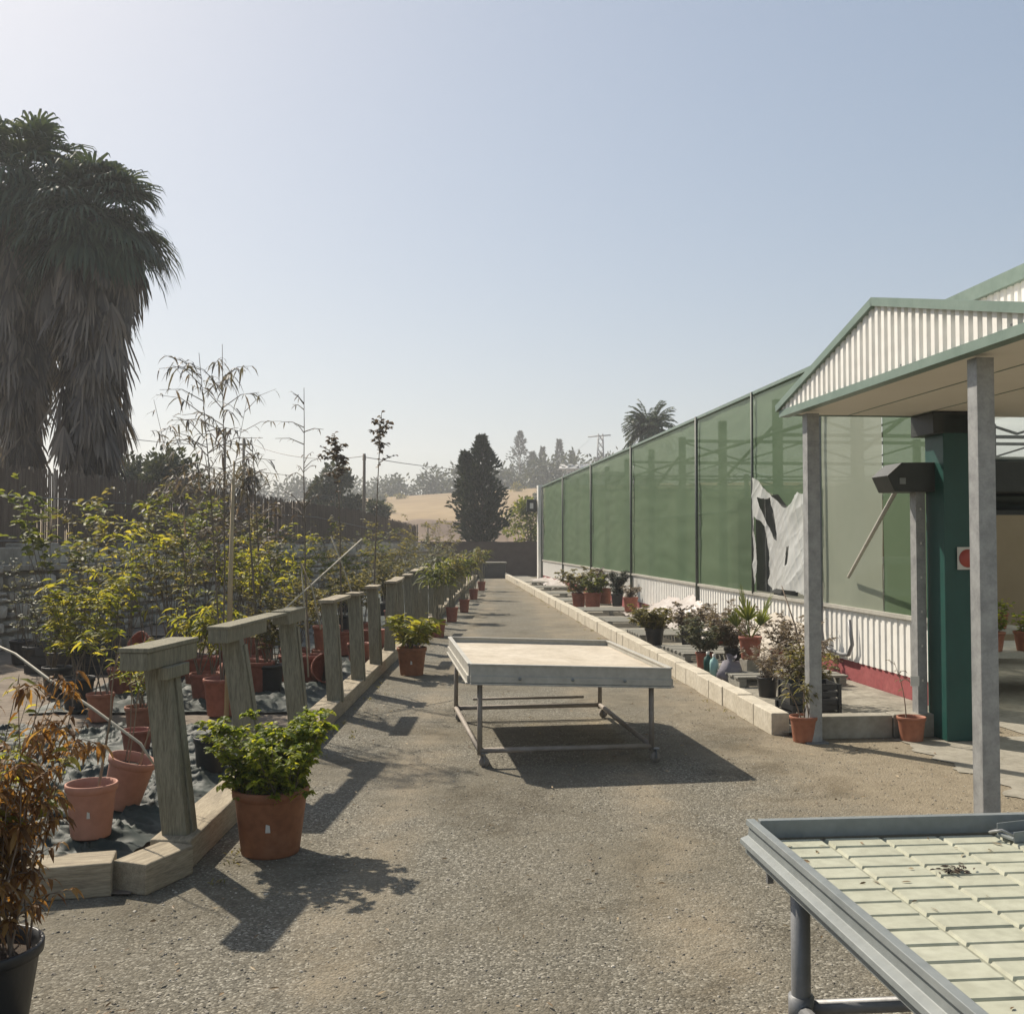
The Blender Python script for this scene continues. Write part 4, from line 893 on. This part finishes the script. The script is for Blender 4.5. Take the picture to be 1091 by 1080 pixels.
# terracotta pots near the canopy
potted('potted_sapling', 'orange pot with thin drooping stems standing on the ground left of the canopy post', 'potted plant', (2.33,8.22,.0), .112, .205, 'terra', 'lf_olive', 41, h=.5, spread=.28, stems=4, leafL=.10, leafW=.022, nl=10, bare=.35, droop=1.0, twigs=2, r0=.006, stemm='twig')
o = potted('potted_sapling', 'orange pot with a dry stem and paper label before the grey slotted rail', 'potted plant', G(7.93,3.93,0), .112, .195, 'terra', 'lf_dry', 42, h=.62, spread=.05, stems=1, leafL=.05, leafW=.015, nl=7, bare=.5, droop=1.0, twigs=3, r0=.006, stemm='twig')
m = MB(); m.box((.02,-.03,.48), (.07,.004,.08)); m.build('paper_label', M['sign_white'], o)
rod('leaning_twig', 'long bare twig leaning up from the dry shrubs against the white sheeting', 'twig', [G(9.75,3.75,.35),G(9.9,3.72,.75),G(10.0,3.62,1.15)], [.012,.009,.005], 'twig', 5)
# plastic heaps along the wall
def heap(label, s0, s1, x0, x1, hgt, mat, seed, name='plastic_sheet'):
    org = G((s0+s1)/2,(x0+x1)/2,.03)
    def fn(a,b):
        s = s0+(s1-s0)*a; X = x0+(x1-x0)*b
        e = math.sin(math.pi*a)**.5 if 0<a<1 else 0
        z = hgt*e*(.12+.88*b**1.3)*(.75+.5*noise.noise(Vector((s*.7,seed,0)))) + .07*(1-abs(noise.noise(Vector((s*2.3,X*5,seed)))))**3
        return G(s+.08*noise.noise(Vector((X*4,s,seed))), X, .035+z)-org
    m = MB(); m.grid(fn, 70, 16); tag(m.build(name, M[mat], None, org), label, 'sheet')
heap('crumpled white plastic sheet heaped along the foot of the greenhouse wall', 14.8, 21.5, 4.2, 4.83, .6, 'plastic', 3)
heap('cream tarpaulin slung against the foot of the wall behind the dry shrubs', 12.15, 14.5, 4.2, 4.83, .75, 'tarp', 8, 'tarpaulin')
heap('low white plastic sheet at the far corner of the greenhouse', 33, 40, 4.3, 4.83, .22, 'plastic', 5)

# ------------------------------------------------------------------ greenhouse
XW = 4.85; S0 = 9.0; S1 = 40.2; ZS = .84; ZE = 3.74
gh = empty('greenhouse', G(0,0,0), GROT, 'long greenhouse with green net walls above white corrugated sheeting', 'greenhouse')
# corrugated strip: local coordinates are (x = X, y = s)
def corr(mb, s0, s1, z0, z1, x, pitch=.14, amp=.015, ztop=None):
    n = int((s1-s0)/pitch); prof = ((0,0),(.30,0),(.42,-1),(.88,-1),(1.0,0))
    pts = []
    for k in range(n):
        for (a, b) in prof[:-1]: pts.append((s0+(k+a)*pitch, x+amp*b))
    pts.append((s0+n*pitch, x))
    vs_ = []
    for (s, xx) in pts: vs_ += [(xx,s,z0),(xx,s,z1 if ztop is None else ztop(s))]
    mb.add(vs_, [(2*i,2*i+2,2*i+3,2*i+1) for i in range(len(pts)-1)])
m = MB(); corr(m, S0, S1, .25, ZS-.02, XW); m.build('skirting_sheet', M['white_sheet'], gh)
m = MB(); m.bx(XW+.005,XW+.12,S0,S1,0,.27); m.build('plinth', M['red_plinth'], gh)
m = MB(); m.bx(XW-.05,XW+.03,S0,S1,ZS-.02,ZS+.02); m.build('sill_rail', M['alu_pale'], gh)
m = MB(); m.bx(XW-.04,XW+.04,10.0,S1,ZE-.02,ZE+.025); m.build('eave_rail', M['green_trim'], gh)
bays = [(34.2,40.1),(28.5,34.2),(23.0,28.5),(17.45,23.0),(14.45,17.45)]
for i, (a,b) in enumerate(bays):
    m = MB()
    def fn(p, q, a=a, b=b): 
        s = a+(b-a)*p; z = ZS+.02+(ZE-.03-ZS-.02)*q
        return (XW+.02*noise.noise(Vector((s*.8,z*.8,i)))+.009*noise.noise(Vector((s*1.1+z*1.5,z*4.5-s*.6,9+i)))+.014*(1-abs(noise.noise(Vector((s*.5,z*3.2,i+20)))))**4, s, z)
    m.grid(fn, 60, 44); m.build('net_panel', M['net'], gh)
m = MB(); m.grid(lambda p,q: (XW+.015*noise.noise(Vector((p*4,q*5,3)))+.012*noise.noise(Vector((p*2,q*16,5))), 11.95+2.5*p, (2.26-.5*max(0,min(1,(13.5-11.95-2.5*p)/.7))+.03*math.sin(p*17))*(1-q)+(ZE-.01)*q), 24, 24); m.build('net_panel', M['net'], gh)
m = MB(); m.grid(lambda p,q: (XW-.01+.01*noise.noise(Vector((p*3,q*4,6))), 10.35+1.6*p, ZS+.02+(ZE-ZS-.04)*q), 14, 20); m.build('film_panel', M['net_pale'], gh)
m = MB(); m.grid(lambda p,q: (XW+.01*noise.noise(Vector((p*3,q*4,16))), S0+1.35*p, ZS+.02+(ZE-ZS-.04)*q), 14, 20); m.build('net_panel', M['net'], gh)
for s in (40.15,34.2,28.5,23.0,17.45,14.45):
    m = MB(); m.tube([(XW-.045,s,.0 if s != 14.45 else ZS),(XW-.045,s,ZE+.02)], .028 if s != 14.45 else .02, 8); m.build('wall_post', M['post_green'], gh)
m = MB(); m.bx(XW-.18,XW+.02,40.18,40.6,0,ZE+.06); m.build('corner_trim', M['white_sheet'], gh)
m = MB(); m.tube([(XW-.06,11.9,ZE-.1),(XW-.06,11.9,.55),(XW-.06,11.85,.40),(XW-.06,11.7,.33),(XW-.06,11.3,.31),(XW-.07,11.1,.33),(XW-.07,11.0,.45),(XW-.08,11.05,.72)], .022, 8); m.build('conduit', M['steel_dark'], gh)
# torn film and an added dark sheet painting the inside shade behind its hole
m = MB(); m.bx(XW+.10,XW+.13,13.15,15.6,ZS+.03,2.24); m.build('shade_backing', M['dark_gap'], gh)
def inside(pt, poly):
    c = False; j = len(poly)-1
    for i in range(len(poly)):
        (xi,yi),(xj,yj) = poly[i], poly[j]
        if (yi > pt[1]) != (yj > pt[1]) and pt[0] < (xj-xi)*(pt[1]-yi)/(yj-yi)+xi: c = not c
        j = i
    return c
film_outline = [(14.44,2.54),(14.1,2.42),(13.7,2.25),(13.4,2.12),(13.15,2.05),(12.9,2.10),(12.7,2.22),(12.4,2.18),(12.0,2.35),(12.0,.90),(12.5,.93),(13.0,.96),(13.6,.93),(13.9,.99),(13.8,1.15),(13.75,1.35),(13.95,1.80),(14.38,1.95),(14.30,1.3),(14.34,1.05),(14.40,.95),(14.44,1.2)]
film_hole = [(14.22,2.20),(13.72,2.20),(13.58,1.95),(13.40,1.70),(13.42,1.62),(13.62,1.66),(13.85,1.86),(14.05,2.02)]
film_slit = [(13.10,1.50),(13.02,1.52),(13.0,1.30),(13.05,1.28)]
m = MB(); nx, nz = 240, 170; keep = {}
for jz in range(nz+1):
    for ix in range(nx+1):
        s_ = 11.98+2.48*ix/nx; z_ = .86+1.68*jz/nz
        ws = s_+.05*noise.noise(Vector((s_*2.5,z_*2.5,1))); wz = z_+.05*noise.noise(Vector((s_*2.5,z_*2.5,11)))
        if inside((ws,wz), film_outline) and not inside((ws,wz), film_hole) and not inside((ws,wz), film_slit):
            dgl = (s_*.75+z_*.9); dg2 = s_-.35*z_
            f = .022*(1-abs(noise.noise(Vector((dgl*2.0,dg2*.6,3)))))**4+.005*(1-abs(noise.noise(Vector((dgl*6+z_,dg2*1.5,13)))))**5+.015*(1-abs(noise.noise(Vector((dg2*4.5,z_*.8,5)))))**4+.05*noise.noise(Vector((s_*.9,z_*.8,6)))
            keep[(ix,jz)] = len(m.v); m.v.append((XW-.03-f-.07*max(0,1.5-z_)*math.sin(min(1,(s_-12)/2)*3.1), s_, z_))
for jz in range(nz):
    for ix in range(nx):
        q = [(ix,jz),(ix+1,jz),(ix+1,jz+1),(ix,jz+1)]
        if all(k in keep for k in q): m.f.append([keep[k] for k in q]); m.sm.append(True)
m.build('torn_film', M['film'], gh)
# inner frame seen through the net
m = MB()
for s in [S0+.3+2.8*k for k in range(12)]:
    for X in (XW+.5, 10.35, 15.7): m = MB(); m.bx(X-.06,X+.06,s-.06,s+.06,0,ZE-.02); m.build('inner_post', M['steel_dark'], gh)
m = MB()
for s in [S0+.3+5.6*k for k in range(6)]:
    m.beam((XW+.5,s,ZE-.1),(15.7,s,ZE-.1),.06,.06); m.beam((XW+.5,s,ZE-.55),(15.7,s,ZE-.55),.05,.05)
    for k in range(8):
        a = XW+.5+1.26*k; m.beam((a,s,ZE-.5 if k%2 else ZE-.12),(a+1.26,s,ZE-.12 if k%2 else ZE-.5),.035,.035)
m.build('roof_truss', M['steel_dark'], gh)
m = MB()
for zz in (2.1,3.2): m.tube([(XW+.42,S0,zz),(XW+.42,S1,zz)], .03, 6)
for k in range(6):
    a = S0+.3+5.6*k; m.tube([(XW+.42,a,3.3),(XW+.42,a+2.8,2.6)], .025, 6)
m.build('inner_brace', M['steel_dark'], gh)
m = MB()
for k in range(2):
    x0 = XW+.0+5.5*k; m.grid(lambda p,q,x0=x0: (x0+5.5*p, -5+(S1+5)*q, ZE+.04+.6*math.sin(math.pi*p)), 10, 6)
m.build('roof', M['roof_film'], gh)
m = MB(); m.bx(15.85,15.9,-5,S1,0,ZE); m.bx(XW+.1,15.8,S1-.05,S1,0,ZE); m.build('back_wall', M['net_pale'], gh)
m = MB(); m.bx(6.3,12,14.2,14.3,0,2.25); m.build('inner_partition', M['tanwall'], gh)
# upper white cladding above the entrance with its green edge
m = MB(); corr(m, -3, 9.0, 3.05, ZE-.04, XW, .10, .02); m.build('upper_sheet', M['white_sheet'], gh)
m = MB(); m.bx(XW-.06,XW+.05,-3,9.98,ZE-.05,ZE+.07); m.build('green_trim', M['green_trim'], gh)
# benches of plants inside the open bay
for k, (s, X) in enumerate(((10.6,6.2),(13.2,6.6))):
    o = empty('plant_bench', G(s,X,0), GROT, ['bench of green plants in orange trays inside the open bay', 'second bench standing further inside the open bay'][k], 'bench', 'benches inside the greenhouse')
    m = MB(); m.bx(-.9,1.4,-.6,.6,.40,.46); m.build('bench_top', M['alu_pale'], o)
    for (x,y) in ((-.8,-.5),(1.3,-.5),(-.8,.5),(1.3,.5)): m = MB(); m.bx(x-.025,x+.025,y-.025,y+.025,0,.4); m.build('leg', M['steel_dark'], o)
    rng = random.Random(500+k)
    for q in range(5):
        potted('potted_seedling', 'small green seedling in an orange pot on the inside bench', 'potted plant', G(s-.45,X-.7+.4*q,.462), .14, .2, 'terra', 'lf_bright', 510+10*k+q, group='seedlings on the inside benches', h=.3, spread=.6, stems=8, leafL=.08, leafW=.035, nl=12, twigs=1, bare=.2, r0=.004)
o = empty('white_trolley', G(12.0,6.0,0), GROT, 'white frame trolley standing inside the open bay', 'trolley')
m = MB()
for (x,y) in ((-.5,-.3),(.5,-.3),(-.5,.3),(.5,.3)): m.bx(x-.02,x+.02,y-.02,y+.02,0,1.35)
m.build('frame', M['sign_white'], o); m = MB(); m.bx(-.55,.55,-.35,.35,.95,1.0); m.bx(-.55,.55,-.35,.35,1.32,1.4); m.build('shelf', M['alu_pale'], o)

# ------------------------------------------------------------------ entrance canopy
ca = empty('entrance_canopy', G(0,0,0), GROT, 'gabled entrance canopy of white corrugated sheet on grey steel posts', 'canopy')
XG = 3.0; SA, SB, SM = 8.25, 4.6, 6.45; ZB, ZA, ZC = 2.655, 3.17, 2.70
def gtop(s): return ZC+(ZA-ZC)*(1-abs(s-SM)/(SA-SM)) if s > SM else ZC+(ZA-ZC)*(1-(SM-s)/(SM-SB))
m = MB(); corr(m, SB+.02, SA-.02, ZB+.02, 0, XG, .092, .02, lambda s: gtop(s)-.02); m.build('gable_sheet', M['white_sheet'], ca)
m = MB()
for k in range(18): m.box((XG-.0035,SB+.12+.2*k,ZB+.042),(.007,.011,.011))
m.build('screw', M['steel_dark'], ca)
m = MB(); m.bx(XG-.025,XG+.06,SB,SA,ZB-.03,ZB+.025); m.build('bottom_trim', M['green_trim'], ca)
m = MB(); m.beam((XG,SM-.005,ZA+.005),(XG,SA+.03,ZC+.0),.09,.055,(1,0,0) if False else (0,0,1)); m.build('verge_trim', M['green_trim'], ca)
m = MB(); m.beam((XG,SM+.005,ZA+.005),(XG,SB-.03,ZC+.0),.09,.055); m.build('verge_trim', M['green_trim'], ca)
m = MB(); m.add([(XG+.03,SM,ZA),(XG+.03,SA,ZC),(XW-.02,SA,ZC),(XW-.02,SM,ZA)], [(0,1,2,3)]); m.add([(XG+.03,SM,ZA),(XW-.02,SM,ZA),(XW-.02,SB,ZC),(XG+.03,SB,ZC)], [(0,1,2,3)])
m.build('roof_sheet', M['white_sheet'], ca)
m = MB(); m.bx(XG+.065,XW+.3,SB+.02,SA-.05,ZB-.012,ZB+.004); m.build('soffit', M['soffit'], ca)
m = MB(); m.bx(XG+.065,XW-.03,SA-.045,SA-.01,ZB-.02,ZC-.01); m.build('side_trim', M['green_trim'], ca)
m = MB()
for xx in (3.55,4.1): m.bx(xx-.004,xx+.004,SB+.03,SA-.06,ZB-.016,ZB-.0125)
m.build('soffit_joint', M['green_trim'], ca)
for s in (7.95,5.45):
    m = MB(); X = 3.13; tz = ZB-.035
    m.bx(X-.05,X+.05,s-.05,s-.043,0,tz); m.bx(X-.05,X+.05,s+.043,s+.05,0,tz); m.bx(X-.004,X+.004,s-.042,s+.042,0,tz)
    m.bx(X-.05,X-.043,s-.042,s+.042,0,tz)
    p = m.build('steel_post', M['steel'], ca)
    m = MB(); m.bx(X-.09,X+.09,s-.09,s+.09,.0,.012); m.build('base_plate', M['steel_dark'], p)
# teal pillar, its sign, the shutter
o = empty('teal_pillar', G(7.84,4.18,0), GROT, 'dark teal painted pillar at the side of the entrance', 'pillar')
m = MB(); m.bx(0,.36,0,.30,.008,2.62); m.build('pillar_body', M['teal'], o, bevel=.006)
m = MB(); m.bx(-.08,.44,-.0,.38,2.46,2.635); m.build('pillar_head', M['shutter'], o, bevel=.005)
m = MB(); m.bx(.22,.30,-.02,-.002,.02,.13); m.build('base_bracket', M['shutter'], o)
o = empty('round_sign', G(7.825,4.36,1.46), GROT, 'square white plate with a plain dull red disc on the teal pillar', 'sign')
m = MB(); m.bx(-.085,.085,-.006,.0,-.09,.09); m.build('plate', M['sign_white'], o)
m = MB(); m.lathe([(0,.004),(.072,.004),(.072,0)], 32, (0,-.007,0), Matrix.Rotation(R(90),3,'X')); m.build('disc', M['red_disc'], o)
o = empty('roller_shutter', G(8.12,0,0), GROT, 'dark roller shutter box on a grey slotted rail beside the teal pillar', 'shutter')
m = MB(); m.bx(4.06,4.14,-.05,-.044,.185,2.0); m.bx(4.06,4.066,-.044,.05,.185,2.0); m.bx(4.134,4.14,-.044,.05,.185,2.0); m.build('guide_rail', M['steel'], o)
m = MB()
for k in range(6): m.bx(4.093,4.107,-.052,-.0505,.45+.28*k,.47+.28*k)
m.build('bolt', M['sign_white'], o)
m = MB(); m.prism([(3.78,2.13),(3.90,2.235),(5.3,2.26),(5.3,2.0),(3.84,2.0)], 1, -.14, .16); m.build('housing', M['shutter'], o, bevel=.006)
m = MB(); m.bx(3.88,3.93,-.148,-.142,2.06,2.11); m.build('latch', M['alu'], o)
m = MB(); m.grid(lambda p,q: (4.58+1.6*p, .20+.07*math.sin(q*19)+.02*noise.noise(Vector((p*5,q*6,1))), 1.86+.46*q), 30, 40); m.build('rolled_curtain', M['curtain'], o)
m = MB(); m.bx(4.56,6.2,.17,.22,1.82,1.86); m.build('bottom_bar', M['shutter'], o)
rod('brace_pole', 'pale brace pole slanting from the shutter box to the greenhouse wall', 'pole', [G(8.25,3.98,2.02),G(11.05,4.77,1.2)], .019, 'alu_pale', 8)

# ------------------------------------------------------------------ rolling bench on the path
def bench_frame():
    o = empty('rolling_bench', (-.295,7.235,.0), R(7.5), 'low rolling nursery bench with a dusty empty top and castors standing in the path', 'bench', rot=None)
    W, L = 1.455, 2.05
    def zt(x): return .735-.036*x       # the top sags to the right
    def rail(p, q, name, mat):
        m = MB(); p = Vector(p); q = Vector(q)
        m.beam(p+Vector((0,0,-.07)), q+Vector((0,0,-.07)), .018, .14); m.beam(p+Vector((0,0,-.004)), q+Vector((0,0,-.004)), .034, .012)
        d = (q-p).normalized(); out = Vector((d.y,-d.x,0))*.014
        m.beam(p+out+Vector((0,0,-.105)), q+out+Vector((0,0,-.105)), .012, .045); m.beam(p+out+Vector((0,0,-.138)), q+out+Vector((0,0,-.138)), .03, .012)
        m.build(name, M[mat], o, bevel=.002)
    rail((0,0,zt(0)),(W,0,zt(W)),'front_rail','alu_pale'); rail((W,.012,zt(W)),(W,L-.012,zt(W)),'side_rail','alu_pale')
    rail((W,L,zt(W)),(0,L,zt(0)),'back_rail','alu_pale'); rail((0,L-.012,zt(0)),(0,.012,zt(0)),'side_rail','alu_pale')
    m = MB(); m.grid(lambda a,b: (.012+(W-.024)*a, .012+(L-.024)*b, zt((W)*a)-.045+.004*noise.noise(Vector((a*7,b*9,2)))), 24, 24); m.build('bench_top', M['bench_in'], o)
    for k in range(3):
        m = MB(); m.tube([(.35+.38*k,-.026,zt(.3+.4*k)-.098),(.35+.38*k,-.034,zt(.3+.4*k)-.098)], .011, 8); m.build('bolt', M['alu'], o)
    zr = .115
    lp = [(.075,.06),(W-.13,.06),(.05,L-.12),(W-.10,L-.12)]
    for (x,y) in lp:
        m = MB(); m.tube([(x,y,zr-.03),(x,y,zt(x)-.14)], .019, 8); m.build('leg', M['rust'], o)
    for k,(a,b) in enumerate(((0,1),(2,3),(0,2),(1,3))):
        m = MB(); m.tube([(lp[a][0],lp[a][1],zr),(lp[b][0],lp[b][1],zr)], .02, 8); m.build('lower_rail', M['rust'], o)
    m = MB(); m.tube([(.2,L-.12,.19),(W-.25,L-.12,.19)], .012, 6); m.build('brace_bar', M['rust'], o)
    for (x,y) in lp:
        c = MB(); c.beam((x+.03,y-.022,.03),(x+.03,y-.022,.10),.03,.004,(1,0,0)); c.beam((x+.03,y+.022,.03),(x+.03,y+.022,.10),.03,.004,(1,0,0)); c.box((x+.03,y,.098),(.05,.05,.006))
        ca_ = c.build('castor', M['steel_dark'], o)
        c = MB(); c.lathe([(0,-.014),(.034,-.014),(.037,-.008),(.037,.008),(.034,.014),(0,.014)], 18, (x+.03,y,.037), Matrix.Rotation(R(90),3,'X')); c.build('wheel', M['rust'], ca_)
bench_frame()
# ------------------------------------------------------------------ flood bench at the right
o = empty('flood_bench', Vector((.675,2.976,0)), GROT, 'nursery bench with a cream gridded flood tray in an aluminium rim, near right corner', 'bench')
ZT = .80; W, L = 1.75, 2.9              # runs back along -y from its far left corner, to the right along +x
def rim(p, q, nm):
    p = Vector(p); q = Vector(q); m = MB(); d = (q-p).normalized(); out = Vector((d.y,-d.x,0))
    prof = [(0,0),(.002,-.016),(-.007,-.022),(-.004,-.046),(.018,-.054),(.020,-.068),(.004,-.076),(.004,-.096),(-.014,-.096),(-.014,-.06),(-.024,-.05),(-.024,0)]
    n = len(prof); vs_ = [p+out*a+Vector((0,0,b)) for a,b in prof]+[q+out*a+Vector((0,0,b)) for a,b in prof]
    m.add(vs_, [(i,(i+1)%n,n+(i+1)%n,n+i) for i in range(n)]+[tuple(range(n-1,-1,-1)),tuple(range(n,2*n))])
    return m.build(nm, M['alu'], o, bevel=.0015)
rim((0,0,ZT),(0,-L,ZT),'side_rim'); rim((W,.0,ZT),(.034,.0,ZT),'back_rim'); rim((W+.034,-L,ZT),(W+.034,0,ZT),'side_rim')
# tray: floor plus raised pads
m = MB(); m.bx(.034,W-.004,-L,-.034,ZT-.075,ZT-.058); tr = m.build('tray', M['tray_groove'], o)
m = MB(); py, px = .0855, .170; nrow = int((L-.06)/py); rng = random.Random(2)
for r_ in range(nrow):
    y1 = -.040-py*r_; y0 = y1-py+.007
    for c_ in range(10):
        x0 = .045+px*c_+(0 if c_ else -.004); x1 = x0+px-.008
        if x1 > W-.01: break
        zt_ = ZT-.0505+rng.uniform(-.0008,.0008); b = .004
        vs_ = [(x0,y0,ZT-.058),(x1,y0,ZT-.058),(x1,y1,ZT-.058),(x0,y1,ZT-.058),(x0+b,y0+b,zt_),(x1-b,y0+b,zt_),(x1-b,y1-b,zt_),(x0+b,y1-b,zt_)]
        m.add(vs_, [(4,5,6,7),(0,1,5,4),(1,2,6,5),(2,3,7,6),(3,0,4,7)])
m.build('raised_pads', M['tray'], tr)
for (x,y) in ((.09,-.18),(.09,-1.9),(W-.1,-.18),(W-.1,-1.9)):
    m = MB(); m.tube([(x,y,0),(x,y,ZT-.095)], .026, 12); lg = m.build('leg', M['steel_dark'], o)
    m = MB(); m.tube([(x,y,.305),(x,y,.375)], .034, 12); m.build('pipe_clamp', M['steel_dark'], lg)
m = MB(); m.tube([(.09,-.18,.34),(W-.1,-.18,.34)], .02, 10); m.build('cross_pipe', M['steel_dark'], o)
m = MB(); m.tube([(.09,-.18,.34),(.09,-1.9,.34)], .02, 10); m.build('cross_pipe', M['steel_dark'], o)
m = MB(); m.bx(.03,W,-.30,-.26,ZT-.125,ZT-.096); m.bx(.03,W,-1.8,-1.76,ZT-.125,ZT-.096); m.build('bearer', M['steel_dark'], o)
m = MB(); m.bx(.045,.062,-.05,-.035,ZT-.17,ZT-.09); m.build('drain_stub', M['steel_dark'], o)
# things lying on the tray
m = MB(); rng = random.Random(45)
for i in range(130):
    a = rng.random()*6.28; m.leaf((rng.uniform(.06,W-.1),-rng.uniform(.05,2.0)**1.1,ZT-.0475), (math.cos(a),math.sin(a),.08), rng.uniform(.012,.04), rng.uniform(.004,.010), .15, rng)
q = m.build('tray_litter', M['leaf_litter'], None, (.675,2.976,0)); q.rotation_euler.z = GROT; tag(q, 'dry leaf crumbs and bits scattered over the cream flood tray', 'leaf litter', kind='stuff')
o2 = empty('metal_clip', G(2.80,1.66,ZT-.049), GROT+.25, 'bent galvanised bracket lying on the cream tray at the right edge', 'bracket')
m = MB(); m.bx(0,.28,-.03,.03,.003,.012); m.build('plate', M['alu'], o2, bevel=.002); m = MB(); m.bx(0,.28,.026,.03,.0125,.04); m.bx(0,.28,-.034,-.0305,.0,.03); m.build('flange', M['alu'], o2, bevel=.001)
m = MB(); m.tube([(0,-.03,.02),(-.03,-.02,.035),(-.035,.02,.02),(0,.03,.02)], .004, 6); m.build('wire_end', M['steel'], o2)
rng = random.Random(44)
for k, (x,y,n,lb) in enumerate(((.43,-.36,60,'dark clump of dried roots lying on the cream tray'),(.63,-.42,40,'second small dark clump of roots at the right of the tray'))):
    m = MB()
    for i in range(n):
        a = rng.random()*6.28; r_ = abs(rng.gauss(0,.016)); m.leaf((math.cos(a)*r_*1.6,math.sin(a)*r_,rng.uniform(0,.008)), (math.cos(a+1),math.sin(a+1),.2), .022, .006, .3, rng)
    q = G(0,0,0); wp = Vector((.675,2.976,0))+Matrix.Rotation(GROT,3,'Z')@Vector((x,y,0)); wp.z = ZT-.049
    tag(m.build('root_clump', M['soil'], None, wp), lb, 'debris')
